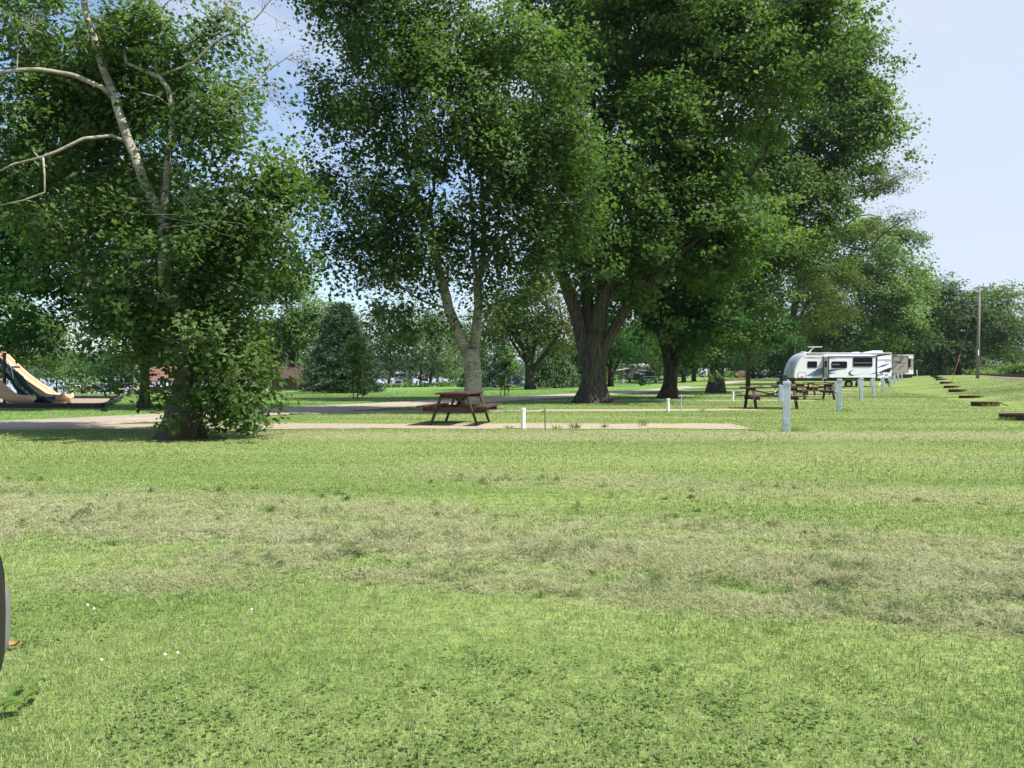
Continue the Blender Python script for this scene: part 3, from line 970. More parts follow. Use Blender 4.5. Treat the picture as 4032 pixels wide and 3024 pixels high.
# ---------------------------------------------------------------- the big old birch on the left
T1 = tree('birch_tree', 'big leaning old birch with leafy shoots round its base, nearest tree on the left', 722, 14.2,
          [(230, 120, 380, 240, .8, 1.7), (700, 170, 240, 190, .6, 1.5), (860, 470, 210, 170, .3, 1.3), (1010, 660, 180, 150, .0, 1.0),
           (860, 830, 250, 170, .3, 1.1), (900, 1060, 210, 200, .1, 1.0), (690, 1290, 90, 70, -.7, .4), (620, 1020, 90, 110, -.6, .4), (850, 1310, 180, 150, -.1, .8), (885, 1490, 135, 115, -.2, .55), (820, 1420, 120, 100, -.35, .5), (960, 1540, 70, 80, -.2, .4), (905, 1600, 85, 45, -.3, .4), 
           (140, 480, 290, 220, .9, 1.4), (430, 700, 230, 200, 1.1, 1.2), (420, 1060, 260, 130, .3, .9), (600, 1240, 150, 90, .1, .6), (180, 820, 200, 150, .6, 1.0), (1050, 830, 120, 90, .1, .7), (980, 960, 110, 80, .1, .7), (520, 420, 260, 220, 1.3, 1.2), (655, 1545, 45, 22, -.2, .25), (720, 1180, 130, 200, 1.0, .6)],
          [(722, 1725, 70), (725, 1660, 60), (732, 1580, 54), (742, 1480, 46), (752, 1400, 37)],
          [[(752, 1400, 0, 35.9), (730, 1260, -.1, 31.2), (690, 1170, -.15, 29.6), (655, 1110, -.2, 28.9), (648, 1020, -.2, 26.5), (642, 930, -.2, 24.2), (638, 850, -.2, 21.8)],
           [(638, 860, -.2, 19.5), (603, 790, -.2, 19.5), (566, 715, -.2, 18.7), (530, 610, -.2, 17.9), (486, 490, -.15, 17.2), (446, 372, -.1, 16.4), (410, 285, 0, 15.6), (374, 155, 0, 14), (340, 20, .1, 12.5), (320, -120, .2, 10.1)],
           [(640, 855, -.2, 17.2), (648, 783, -.1, 14.8), (662, 640, 0, 13.3), (676, 500, 0, 12.5), (681, 422, 0, 11.7), (664, 350, 0, 10.9), (627, 297, 0, 10.1), (560, 277, -.1, 7.8), (497, 250, -.2, 6.24), (488, 190, -.2, 4.68)],
           [(681, 446, 0, 7.8), (720, 405, -.1, 6.24), (752, 378, -.2, 6.24), (800, 415, -.3, 7.02), (868, 434, -.4, 6.24), (905, 385, -.4, 4.68), (976, 337, -.4, 3.9), (1073, 268, -.4, 2.34)],
           [(627, 297, 0, 6.24), (700, 275, -.1, 5.46), (771, 240, -.2, 4.68), (844, 163, -.2, 3.9), (964, 92, -.2, 3.12), (1010, 60, -.2, 2.34)],
           [(615, 290, 0, 7.02), (618, 200, .1, 5.46), (640, 110, .2, 4.68), (640, 20, .2, 3.9)],
           [(440, 380, -.1, 10.9), (400, 345, -.3, 9.36), (289, 297, -.5, 8.58), (150, 272, -.8, 7.8), (60, 275, -.9, 7.02), (-40, 310, -1., 6.24)],
           [(500, 560, -.15, 7.8), (440, 535, -.3, 6.24), (330, 545, -.5, 6.24), (220, 600, -.7, 5.46), (160, 620, -.8, 4.68), (60, 650, -.9, 3.9), (-20, 690, -1, 3.12)],
           [(170, 620, -.8, 3.9), (175, 760, -.8, 3.12), (100, 790, -.8, 3.12), (0, 810, -.9, 2.34)],
           [(748, 1410, 0, 26.5), (690, 1380, .4, 21.1), (603, 1339, .6, 18.7), (512, 1272, .8, 17.9), (422, 1182, 1, 17.2), (301, 1019, 1.2, 15.6), (236, 935, 1.3, 14.8), (120, 850, 1.4, 13.3), (36, 730, 1.5, 11.7), (-30, 600, 1.6, 10.1)],
           [(745, 1400, .2, 17.2), (800, 1250, .4, 15.6), (800, 1000, .6, 13.3), (760, 800, .7, 10.1), (700, 640, .8, 7.8)],
           [(765, 1720, -.5, 7.02), (790, 1650, -.5, 5.46), (850, 1580, -.5, 3.9)],
           [(638, 800, -.2, 5.46), (560, 800, -.35, 4.68), (475, 775, -.5, 3.12)], [(720, 790, -.2, 3.9), (780, 780, -.4, 3.9), (850, 830, -.5, 2.34)]],
          leaf='leaf_birch', bark='bark_birch_old', size=.095, lai=4.6, bough_n=4.5, bough_flat=.8, clump=.32, per=58, droop=.45, flat=.9, seed=3, nbranch=620, flare=1.55, shell=.35, auto_limbs=False, dead=.12, twig_r=.006)
twigs(T1, 14.2, [(1000, 80, 1130, 10, -.2, 3), (1070, 265, 1150, 200, -.4, 3), (976, 337, 1120, 300, -.4, 2.5), (640, 30, 700, -60, .2, 3), (860, 160, 940, 40, -.2, 3), (40, 60, 160, 120, -.6, 4)], seed=4, n=4, depth=3)

# ---------------------------------------------------------------- the twin-stemmed birch behind the near table
T2 = tree('birch_tree', 'tall birch with forked pale trunk standing right behind the near picnic table', 1866, 23.8,
          [(1610, 130, 290, 200, 0, 1.9), (1400, 390, 200, 190, 0, 1.6), (1760, 380, 300, 240, -.8, 2.2), (2060, 260, 280, 220, -.3, 2.), (2170, 580, 230, 220, -.6, 1.8),
           (1860, 680, 300, 190, -.8, 2.), (1340, 700, 130, 130, .2, 1.2), (1500, 780, 190, 150, 0, 1.5), (1400, 950, 160, 95, .2, 1.2), (1690, 930, 210, 120, -.2, 1.6),
           (2010, 930, 210, 150, -.3, 1.6), (2270, 820, 140, 140, -.5, 1.2), (1540, 1110, 120, 110, .1, 1.0), (1960, 1130, 150, 75, -.3, 1.1), (1640, -100, 450, 190, .4, 2.6), (1290, 990, 80, 70, .2, .8), (1600, 1220, 70, 70, 0, .6)],
          [(1866, 1628, 42), (1864, 1560, 35), (1862, 1480, 32), (1858, 1420, 32), (1852, 1375, 34)],
          [[(1838, 1378, 0, 24.4), (1800, 1300, 0, 21.5), (1768, 1215, 0, 20), (1745, 1130, 0, 19.2), (1728, 1060, 0, 17), (1700, 960, -.1, 14.1), (1655, 840, -.2, 11.8), (1625, 740, -.3, 9.62), (1600, 600, -.3, 6.66), (1590, 300, -.2, 3.7)],
           [(1866, 1372, 0, 21.5), (1874, 1290, .1, 18.5), (1884, 1200, .1, 17.8), (1880, 1110, .1, 16.3), (1895, 1060, .1, 13.3), (1905, 960, .1, 10.4), (1900, 820, .2, 8.88), (1890, 600, .2, 6.66), (1850, 300, .3, 3.7)],
           [(1735, 1100, 0, 10.4), (1720, 950, .3, 8.88), (1700, 840, .4, 6.66), (1720, 600, .5, 4.44)],
           [(1885, 1110, .1, 9.62), (1862, 1000, .3, 8.14), (1860, 850, .4, 6.66), (1840, 600, .5, 4.44)],
           [(1900, 1070, .1, 8.88), (1960, 960, -.2, 7.4), (2060, 880, -.4, 5.92), (2160, 820, -.6, 4.44), (2230, 700, -.6, 2.96)],
           [(1660, 860, -.2, 7.4), (1560, 790, 0, 5.92), (1450, 750, .2, 4.44), (1370, 735, .2, 2.96)],
           [(1770, 1215, 0, 5.92), (1650, 1180, .3, 4.44), (1560, 1110, .2, 2.96)]],
          leaf='leaf_birch', bark='bark_birch', size=.125, lai=4.4, bough_n=5., bough_flat=.8, clump=.46, per=70, droop=.5, flat=.9, seed=12, nbranch=700, flare=1.3, shell=.35, auto_limbs=False, dead=.05, twig_r=.008)

twigs(T2, 23.8, [(2250, 800, 2215, 690, -1.6, 3), (2150, 800, 2260, 790, -1.5, 3), (2190, 900, 2330, 850, -1.4, 2.5), (2140, 740, 2130, 600, -1.8, 2)], seed=9, n=4, depth=2, leafy=0)
# ---------------------------------------------------------------- the great maple in the middle
T3 = tree('maple_tree', 'massive silver maple with wide flared furrowed trunk splitting into several limbs', 2335, 32.,
          [(2330, 160, 330, 290, 1.5, 3.6), (2760, 120, 370, 260, 0, 3.6), (2560, 560, 320, 260, -1.5, 3.2), (2830, 520, 300, 260, -.5, 3.), (3060, 300, 240, 230, .5, 2.6),
           (2450, -140, 560, 220, .5, 4.6), (2640, 880, 260, 150, -1.2, 2.4), (2330, 860, 200, 180, 1.5, 2.2), (2900, 830, 220, 170, .5, 2.3), (3010, -80, 340, 200, .5, 3.), (3170, 60, 170, 150, .5, 1.8), (2440, 1020, 190, 90, 1.6, 1.8), (2700, 1010, 130, 80, .6, 1.4), (2230, 560, 170, 220, 2.5, 2.), (2700, 230, 320, 220, 3.8, 2.), (2460, 860, 230, 170, 2.6, 2.), (2620, 700, 200, 150, 2.6, 2.), (2350, 640, 170, 160, 2.6, 2.), (2800, 980, 140, 80, 1., 1.8), (2570, 1110, 90, 55, -.4, 1.2), (2420, 940, 150, 80, -1., 1.4), (2250, 960, 90, 80, .2, 1.2)],
          [(2335, 1583, 56), (2336, 1540, 46), (2338, 1460, 42), (2342, 1380, 44), (2346, 1310, 36)],
          [[(2322, 1450, 0, 26), (2300, 1370, .1, 27), (2268, 1230, .2, 27), (2225, 1110, .3, 25), (2200, 980, .4, 20), (2190, 850, .6, 16), (2230, 500, .8, 10), (2260, 200, 1, 6)],
           [(2330, 1310, .1, 26), (2312, 1180, .5, 25), (2300, 1000, .7, 22), (2290, 850, .8, 18), (2330, 500, 1, 11), (2350, 100, 1, 6)],
           [(2350, 1310, 0, 34), (2368, 1200, -.1, 29), (2400, 1120, -.2, 24), (2460, 1030, -.3, 20), (2510, 900, -.4, 15), (2560, 700, -.6, 10), (2620, 400, -.5, 6)],
           [(2362, 1290, 0, 20), (2372, 1130, .3, 19), (2370, 950, .3, 15), (2400, 700, .4, 10), (2500, 300, .4, 5)],
           [(2352, 1430, -.1, 24), (2400, 1330, -.2, 21), (2470, 1210, -.3, 20), (2560, 1110, -.4, 18), (2660, 1010, -.4, 14), (2780, 900, -.4, 10), (2950, 700, 0, 7), (3120, 430, .3, 4)],
           [(2470, 1210, -.3, 12), (2540, 1000, -.4, 10), (2700, 700, -.6, 8), (2850, 350, -.2, 5)],
           [(3080, 480, .3, 5), (3200, 250, .4, 4), (3290, 60, .5, 2)]],
          leaf='leaf_maple', bark='bark_maple', size=.17, lai=5., bough_n=3.4, bough_drop=1.0, clump=.62, per=72, droop=.3, flat=.5, seed=23, nbranch=700, flare=1.6, shell=.45, auto_limbs=False, dead=.03, twig_r=.01)

T4 = tree('maple_tree', 'smaller dark tree with leaning mossy trunk forking low, right of the massive maple', 2632, 39.,
          [(2590, 1120, 170, 130, 0, 2.2), (2740, 1010, 200, 180, 0, 2.6), (2520, 980, 150, 130, .5, 2.), (2800, 1180, 110, 80, 0, 1.5), (2660, 1230, 120, 60, .3, 1.5), (2760, 1260, 110, 60, -.3, 1.6), (2480, 1130, 90, 80, .5, 1.4)],
          [(2625, 1566, 32), (2638, 1520, 26), (2642, 1470, 25), (2640, 1420, 25)],
          [[(2634, 1440, 0, 19), (2610, 1340, 0, 16), (2575, 1240, .2, 13), (2545, 1120, .3, 9), (2520, 980, .4, 5)],
           [(2648, 1440, 0, 17), (2690, 1350, -.1, 14), (2745, 1270, -.2, 11), (2800, 1180, -.2, 6)],
           [(2642, 1430, .2, 12), (2640, 1300, .4, 11), (2660, 1150, .5, 8), (2740, 1000, .5, 4)]],
          leaf='leaf_dark', bark='bark_dark', size=.18, lai=5, bough_n=4, bough_flat=.9, clump=.6, per=60, droop=.45, flat=.8, seed=31, nbranch=260, flare=1.5, auto_limbs=False)

T5 = tree('maple_tree', 'huge bright green maple with thick straight trunk left of the picnic tables', 2822, 52.,
          [(2900, 1000, 220, 230, 0, 4.), (2810, 1240, 170, 95, -1, 2.6), (2700, 1240, 110, 70, -1, 2.), (2900, 1270, 90, 50, -1, 2.), (3140, 600, 210, 240, 1, 4.), (3270, 420, 190, 190, 1, 3.4), (3100, 860, 180, 180, -1, 3.2),
           (3250, 240, 170, 170, 1, 3.), (2960, 1160, 110, 100, -1.5, 2.4), (3320, 110, 100, 120, 1, 2.2), (2700, 1180, 110, 90, 0, 2.4), (3420, 470, 110, 90, 0, 2.), (3390, 290, 90, 90, .5, 1.8), (3190, 800, 110, 150, 0, 2.4), (2980, 700, 220, 250, 2, 4.), (3330, 560, 110, 70, -.5, 1.8)],
          [(2822, 1543, 32), (2822, 1500, 28), (2824, 1430, 27), (2826, 1370, 27)],
          [[(2826, 1375, 0, 18), (2880, 1200, 0, 15), (2980, 950, 0, 12), (3080, 700, .5, 9), (3200, 450, 1, 6), (3300, 150, 1, 3)],
           [(2824, 1375, 0, 16), (2800, 1250, -.3, 11), (2740, 1180, 0, 5)],
           [(2980, 950, 0, 9), (3120, 780, -.3, 7), (3300, 580, -.3, 5), (3430, 490, 0, 3)],
           [(2826, 1390, 0, 16), (2900, 1290, -.8, 11), (2960, 1180, -1.2, 5)]],
          leaf='leaf_maple', bark='bark_maple', size=.21, lai=4.8, bough_n=3.4, bough_drop=1.0, clump=.9, per=74, droop=.3, flat=.5, seed=44, nbranch=520, flare=1.3, shell=.5, auto_limbs=False)

T6 = tree('maple_tree', 'small deep green maple with slim trunk between the thick trunk and the white travel trailer', 2945, 68.,
          [(3020, 1250, 90, 100, 0, 2.2), (2985, 1190, 70, 60, 0, 1.8), (3040, 1335, 55, 38, 0, 1.3), (2930, 1310, 50, 50, 0, 1.4)],
          [(2945, 1527, 10), (2946, 1450, 9), (2952, 1390, 9)], leaf='leaf_dark', size=.24, lai=5, clump=.6, seed=51, nbranch=90, flare=1.25, flat=.5)

T1b = tree('maple_tree', 'dark low-branching maple behind the big leaning birch, ivy on its trunk', 566, 26.6,
           [(250, 1040, 290, 170, -.8, 2.), (520, 980, 220, 200, -.5, 2.), (110, 850, 280, 180, -.8, 2.), (430, 1230, 210, 80, -.8, 1.6), (660, 1170, 130, 170, -.2, 1.6), (180, 1270, 150, 70, -1, 1.5), (300, 560, 280, 260, -.8, 2.2), (700, 820, 180, 220, 0, 2.), (860, 1000, 150, 200, 0, 1.6), (-80, 1050, 140, 200, -.8, 1.8)],
           [(570, 1610, 23), (570, 1540, 18), (570, 1450, 17), (566, 1380, 17)],
           [[(566, 1420, 0, 9), (530, 1370, 0, 8), (525, 1300, .2, 6), (480, 1180, .4, 5), (420, 1000, .6, 4)], [(560, 1400, 0, 6), (510, 1412, -.3, 5), (450, 1400, -.5, 4), (380, 1370, -.5, 2)],
            [(570, 1390, 0, 13), (560, 1250, .3, 10), (560, 1050, .6, 7), (540, 800, .8, 4)], [(576, 1410, 0, 6), (610, 1385, .2, 5), (660, 1300, .4, 3)], [(530, 1300, .2, 5), (380, 1180, .3, 4), (200, 1060, .5, 3), (80, 900, .5, 2)], [(548, 1390, 0, 4), (470, 1385, -.3, 3), (340, 1330, -.3, 2)]],
           leaf='leaf_dark', bark='bark_dark', size=.14, lai=4.6, clump=.6, per=60, droop=.3, flat=.4, seed=61, nbranch=420, flare=1.4, shell=.4, auto_limbs=False)
# ivy leaves climbing its trunk
_rg = np.random.default_rng(5)
_c = np.array([[(_rg.normal(0, .12)), -.17, z] for z in np.linspace(.2, 1.7, 34)])
_V, _Fc, _var = leaf_arrays(_rg, _c, np.tile([[0, -1., 0]], (len(_c), 1)), .10, 5, np.full(len(_c), .1), 0, 1)
np_mesh('ivy', _V, _Fc, M['leaf_birch'], T1b, fattrs={'var': _var})

# ---------------------------------------------------------------- feathery locust behind the travel trailer and the masses at the right
tree('locust_tree', 'feathery olive locust with open airy branches reaching over the white travel trailer', 3110, 88.,
     [(3190, 1060, 140, 95, -3, 4.), (3250, 1180, 150, 90, -3, 4.), (3330, 1080, 90, 60, -2, 2.5), (3160, 1260, 130, 60, -3, 3.5), (3420, 720, 95, 50, 0, 2.2), (3520, 700, 60, 45, 0, 1.6), (3490, 640, 45, 30, 0, 1.2), (3450, 880, 90, 30, -1, 2.), (3540, 850, 50, 26, -1, 1.4)],
     [(3110, 1510, 17), (3112, 1420, 14), (3118, 1300, 13), (3130, 1180, 12)],
     [[(3130, 1180, 0, 9), (3200, 980, 0, 7), (3290, 810, 0, 5), (3390, 770, 0, 4), (3470, 730, 0, 3), (3540, 690, 0, 2)], [(3200, 980, 0, 6), (3300, 960, -1, 5), (3400, 985, -1.5, 4), (3470, 930, -1, 3), (3560, 860, -1, 2)],
      [(3120, 1280, 0, 7), (3180, 1080, -2, 5), (3260, 1070, -2.5, 4), (3340, 1100, -2, 2)], [(3115, 1330, 0, 6), (3190, 1180, -2.5, 4), (3280, 1200, -3, 2)], [(3290, 960, -1, 4), (3360, 860, -1, 3), (3440, 850, -1, 2)]],
     leaf='leaf_olive', bark='bark_dark', size=.17, lai=1.25, clump=.8, per=34, droop=.2, flat=.35, seed=71, nbranch=420, flare=1.2, auto_limbs=False, dead=.5, shell=.2, twig_r=.02)

BG = 'trees of the park background'
for (nm, lb, u, Y, bl, tr, kw) in [
    ('maple_tree', 'broad round bright green tree directly above the second trailer', 3400, 112, [(3360, 1180, 170, 170, 0, 6), (3270, 1010, 100, 130, 2, 4), (3480, 1060, 105, 130, 0, 5), (3400, 920, 90, 100, 2, 4), (3545, 1110, 65, 70, 0, 3), (3300, 1330, 150, 55, 0, 5), (3470, 1270, 110, 100, -3, 4), (3240, 1180, 90, 160, 3, 4)], [(3400, 1486, 12), (3400, 1350, 10), (3400, 1250, 9)], dict(leaf='leaf_bright', lai=4.6, flat=.5)),
    ('maple_tree', 'darker tree rising beside the bright round tree, above the row of steel posts', 3560, 128, [(3545, 1200, 70, 110, 0, 4), (3570, 1090, 60, 60, 0, 3), (3530, 1330, 90, 80, 0, 4), (3510, 960, 80, 70, 4, 3.5)], [(3570, 1480, 9), (3565, 1350, 7), (3560, 1250, 6)], dict(leaf='leaf_far')),
    ('oak_tree', 'spreading dark green oak behind the tall utility pole', 3772, 138, [(3720, 1230, 140, 105, 0, 7), (3860, 1215, 110, 100, 0, 6), (3780, 1300, 190, 80, 1, 6), (3620, 1220, 60, 70, 0, 4), (3930, 1240, 50, 60, 0, 4), (3630, 1310, 75, 110, 0, 5), (3800, 1360, 150, 60, -1, 6), (3690, 1160, 80, 45, 0, 4), (3900, 1310, 70, 70, 0, 4), (3800, 1150, 70, 40, 0, 4)], [(3772, 1484, 13), (3770, 1430, 10), (3768, 1380, 9)], dict(leaf='leaf_far', flat=.4, lai=4.6)),
    ('oak_tree', 'bare leaning pale trunk with thin crown left of the spreading oak', 3728, 136, [(3690, 1280, 60, 50, 0, 3), (3650, 1390, 60, 50, 1, 3)], [(3732, 1485, 10), (3726, 1420, 8), (3718, 1350, 7)], dict(leaf='leaf_dark', bark='bark_pale', flat=.5)),
    ('oak_tree', 'tree beyond the spreading oak, cut by the right edge of the picture', 3990, 190, [(3985, 1270, 80, 85, 0, 6), (4060, 1300, 90, 80, 0, 6), (3950, 1350, 60, 60, 0, 5)], [(3990, 1482, 8), (3990, 1400, 7), (3990, 1350, 6)], dict(leaf='leaf_far')),
    # left side
    ('maple_tree', 'light green tree behind the playground slides at the left edge', 90, 62, [(60, 1290, 130, 110, 0, 3.4), (10, 1150, 130, 90, 0, 3), (130, 1370, 90, 70, 0, 2.4), (40, 1400, 90, 60, 0, 2.4), (-90, 1280, 110, 150, 0, 3)], [(60, 1560, 14), (60, 1450, 12), (60, 1380, 11)], dict(leaf='leaf_bright', lai=2.6)),
    ('ash_tree', 'slender young tree with thin forked trunk in front of the river at left', 222, 112, [(215, 1450, 48, 28, 0, 1.8), (235, 1425, 40, 25, 0, 1.5), (200, 1478, 40, 14, 0, 1.2)], [(222, 1545, 3.2), (222, 1520, 2.6), (224, 1490, 2.2)], dict(leaf='leaf_far', lai=1.6, flare=1.1)),
    ('maple_tree', 'small rounded light green tree beside the parked white car', 322, 118, [(322, 1503, 34, 20, 0, 1.4), (318, 1520, 30, 12, 0, 1.2)], [(322, 1548, 4), (322, 1530, 3.5), (322, 1518, 3)], dict(leaf='leaf_bright', lai=3, flare=1.1)),
    ('maple_tree', 'wide shady tree by the river behind the small rounded tree', 330, 150, [(310, 1460, 60, 38, 0, 3.4), (360, 1478, 45, 30, 0, 2.8), (290, 1430, 60, 35, 0, 3)], [(335, 1536, 6), (335, 1500, 5), (335, 1470, 4)], dict(leaf='leaf_dark')),
    ('maple_tree', 'dark shady tree with stout trunk near the parked cars and the shelter', 478, 128, [(470, 1450, 70, 45, 0, 3.4), (440, 1482, 40, 30, 0, 2.4), (510, 1478, 40, 28, 0, 2.2), (500, 1400, 70, 45, 0, 3)], [(478, 1545, 6.5), (478, 1510, 5.5), (478, 1480, 5)], dict(leaf='leaf_dark')),
    ('maple_tree', 'tall bright green tree left of the dark pine', 1150, 108, [(1150, 1200, 130, 130, 0, 5.5), (1080, 1300, 110, 110, 0, 4.5), (1210, 1330, 90, 90, 0, 4), (1120, 1080, 90, 80, 0, 4), (1230, 1240, 80, 80, 0, 3.6), (1040, 1400, 110, 60, 0, 4)], [(1150, 1540, 13), (1150, 1450, 11), (1150, 1380, 10)], dict(leaf='leaf_bright', lai=3)),
    ('maple_tree', 'shaded tree standing behind the brown brick shed', 1010, 125, [(1010, 1370, 110, 80, 0, 4.5), (930, 1330, 100, 90, 0, 4), (1060, 1440, 70, 40, 0, 3), (880, 1410, 90, 60, 0, 4), (740, 1390, 100, 60, 0, 4), (620, 1400, 80, 40, 0, 3)], [(1085, 1535, 9), (1075, 1470, 8), (1050, 1420, 7)], dict(leaf='leaf_far')),
    ('poplar_tree', 'hanging tall tree by the river left of the fifth wheel camper with the awning', 1525, 175, [(1525, 1290, 55, 80, 0, 4.5), (1500, 1380, 55, 60, 0, 4), (1565, 1230, 45, 50, 0, 3.5), (1560, 1360, 45, 70, 0, 4), (1530, 1440, 70, 35, 0, 4)], [(1540, 1522, 6), (1540, 1440, 5), (1535, 1380, 4.5)], dict(leaf='leaf_far', lai=2.6)),
    ('maple_tree', 'neat oval tree by the river just right of the fifth wheel camper with the awning', 1656, 150, [(1655, 1400, 62, 65, 0, 3.6), (1655, 1350, 45, 40, 0, 3)], [(1656, 1518, 4.5), (1656, 1470, 4), (1656, 1440, 3.5)], dict(leaf='leaf_far', lai=3.2)),
    ('maple_tree', 'taller tree by the river right of the neat oval tree', 1694, 165, [(1720, 1330, 60, 75, 0, 4.5), (1690, 1250, 60, 50, 0, 4), (1740, 1410, 45, 45, 0, 3.5), (1650, 1290, 60, 40, 3, 3.5)], [(1694, 1520, 6), (1696, 1460, 5), (1705, 1410, 4.5)], dict(leaf='leaf_far', lai=2.6)),
    ('maple_tree', 'tiny bushy tree on the river bank near the bank picnic tables', 1764, 158, [(1764, 1478, 24, 18, 0, 1.3), (1764, 1460, 16, 12, 0, 1)], [(1764, 1520, 2), (1764, 1505, 1.6), (1764, 1490, 1.3)], dict(leaf='leaf_bright', lai=2.8, flare=1)),
    ('maple_tree', 'mid-green bank tree in the gap behind the forked pale trunk', 1800, 175, [(1800, 1400, 50, 50, 0, 3.5), (1780, 1330, 50, 45, 0, 3.2), (1830, 1300, 60, 50, 0, 3.2)], [(1790, 1520, 4), (1790, 1460, 3.4), (1795, 1420, 3)], dict(leaf='leaf_far')),
    ('hackberry_tree', 'wide twiggy olive tree with dark trunk between the forked birch and the massive maple', 2088, 76, [(2060, 1180, 160, 90, 0, 4.4), (2200, 1200, 140, 100, 0, 4.2), (1960, 1240, 110, 90, 0, 3.6), (2090, 1290, 190, 60, 0, 4), (2250, 1310, 100, 55, 0, 3), (2000, 1320, 90, 40, 0, 3), (2120, 1090, 150, 70, 2, 4)], [(2083, 1527, 20), (2085, 1470, 17), (2085, 1410, 16), (2088, 1380, 17)], dict(leaf='leaf_olive', lai=1.5, dead=.3, flat=.6, nbranch=340, shell=.3, bark='bark_dark', flare=1.35)),
    ('maple_tree', 'forked dark tree seen just right of the massive maple trunk', 2405, 96, [(2420, 1290, 110, 70, 0, 4), (2360, 1330, 80, 60, 0, 3.4), (2480, 1340, 80, 55, 0, 3.4), (2330, 1260, 80, 60, 0, 3.4)], [(2404, 1510, 11), (2405, 1460, 9.5), (2405, 1440, 10)], dict(leaf='leaf_dark', lai=2.6)),
    ('maple_tree', 'tree shading the dark fifth wheel and pickup', 2520, 150, [(2510, 1330, 100, 70, 0, 5), (2590, 1290, 90, 70, 0, 5), (2440, 1390, 70, 40, 3, 4), (2590, 1380, 80, 40, 4, 4)], [(2512, 1500, 8), (2512, 1440, 7), (2512, 1400, 6)], dict(leaf='leaf_far', lai=2.8)),
    ('maple_tree', 'slim-trunked tree right of the dark pickup', 2596, 140, [(2600, 1400, 40, 35, 0, 3), (2620, 1340, 60, 50, 0, 4)], [(2596, 1506, 4), (2596, 1460, 3.4), (2598, 1430, 3)], dict(leaf='leaf_far', lai=2.8)),
    ('maple_tree', 'left one of two trunks between the leaning mossy tree and the thick trunk', 2692, 118, [(2690, 1330, 80, 70, 0, 4), (2650, 1250, 80, 60, 0, 4)], [(2692, 1502, 10), (2692, 1450, 9), (2690, 1410, 9)], dict(leaf='leaf_dark', lai=2.6)),
    ('maple_tree', 'tall bare-trunked tree left of the white park trailer', 2732, 122, [(2735, 1290, 80, 60, 0, 4), (2790, 1230, 80, 60, 0, 4), (2770, 1350, 60, 40, 0, 3)], [(2731, 1500, 9), (2731, 1440, 8), (2733, 1370, 7)], dict(leaf='leaf_far', lai=2.8, dead=.3)),
    ('maple_tree', 'broad tree closing the view behind the white park trailer', 2850, 215, [(2850, 1330, 130, 95, 0, 8), (2730, 1390, 110, 60, 0, 7), (2960, 1380, 110, 70, 0, 7), (2620, 1340, 130, 90, 5, 8)], [(2850, 1492, 7), (2850, 1440, 6), (2850, 1400, 5)], dict(leaf='leaf_far', lai=3)),
    ('maple_tree', 'light green shrubby tree beside the dome tent', 2882, 150, [(2882, 1478, 22, 16, 0, 1.2)], [(2882, 1496, 2), (2882, 1488, 1.5), (2882, 1480, 1.2)], dict(leaf='leaf_bright', lai=3, flare=1)),
    ('maple_tree', 'dark trunk and crown standing left of the grey box trailers', 2966, 135, [(2985, 1370, 80, 60, 0, 4), (3050, 1410, 80, 40, 2, 4), (3100, 1380, 90, 70, 3, 5), (3120, 1450, 70, 30, 3, 4)], [(2962, 1494, 7), (2966, 1430, 6), (2972, 1390, 5)], dict(leaf='leaf_dark', lai=2.8)),
    ('maple_tree', 'low dark tree closing the gap above the gap between the two travel trailers', 3230, 150, [(3200, 1400, 110, 60, 0, 6), (3330, 1400, 110, 60, 0, 6), (3450, 1410, 110, 55, 0, 6), (3560, 1430, 90, 45, 0, 5), (3640, 1450, 80, 30, 0, 5)], [(3240, 1484, 8), (3240, 1440, 7), (3240, 1410, 6)], dict(leaf='leaf_dark', lai=3)),
    ('maple_tree', 'distant tree between the river camper and the dark pickup', 2300, 195, [(2300, 1400, 90, 60, 0, 6), (2200, 1380, 90, 60, 0, 6), (2390, 1420, 80, 50, 0, 5), (1900, 1390, 90, 60, 5, 6)], [(2300, 1505, 6), (2300, 1460, 5), (2300, 1430, 4)], dict(leaf='leaf_far', lai=2.4)),
]:
    kw.setdefault('seed', int(u) % 97 + 3); kw.setdefault('nbranch', 110); kw.setdefault('flare', 1.25)
    tree(nm, lb, u, Y, bl, tr, group=BG, **kw)

conifer('pine_tree', 'dense rounded blue-green pine beside the brick shed', 1345, 60, 1190, 1538, 165, 'needle', 3, .02, 1.25, 12, shape=.62, whorl=.40)
conifer('spruce_tree', 'tall blue spruce with silvery tips right of the forked birch', 1985, 92, 1350, 1520, 75, 'needle_blue', 5, .18, 1.1, 9, shape=.8, hang=.1)
conifer('spruce_tree', 'dark drooping spruce directly left of the blue spruce', 1880, 98, 1330, 1525, 70, 'needle_green', 7, .3, 1., 8, shape=.8, hang=.25)
conifer('spruce_tree', 'weeping light green spruce right of the twiggy olive tree trunk', 2185, 88, 1340, 1528, 110, 'needle_green', 9, .22, 1., 9, shape=.7, hang=.4)
conifer('spruce_tree', 'second weeping spruce, half hidden by the massive maple trunk', 2280, 95, 1390, 1505, 75, 'needle_green', 11, .22, .9, 8, shape=.7, hang=.35)

# pale dead trunk beside the dark maple
tree('sycamore_tree', 'pale bare sycamore trunk standing beside the dark maple at left', 537, 58, [(560, 1240, 60, 60, 1, 1.6), (500, 1180, 70, 60, 1, 1.6)], [(537, 1545, 15), (539, 1480, 12), (543, 1400, 11), (546, 1300, 9)], leaf='leaf_dark', bark='bark_pale', seed=8, flare=1.25, nbranch=60)

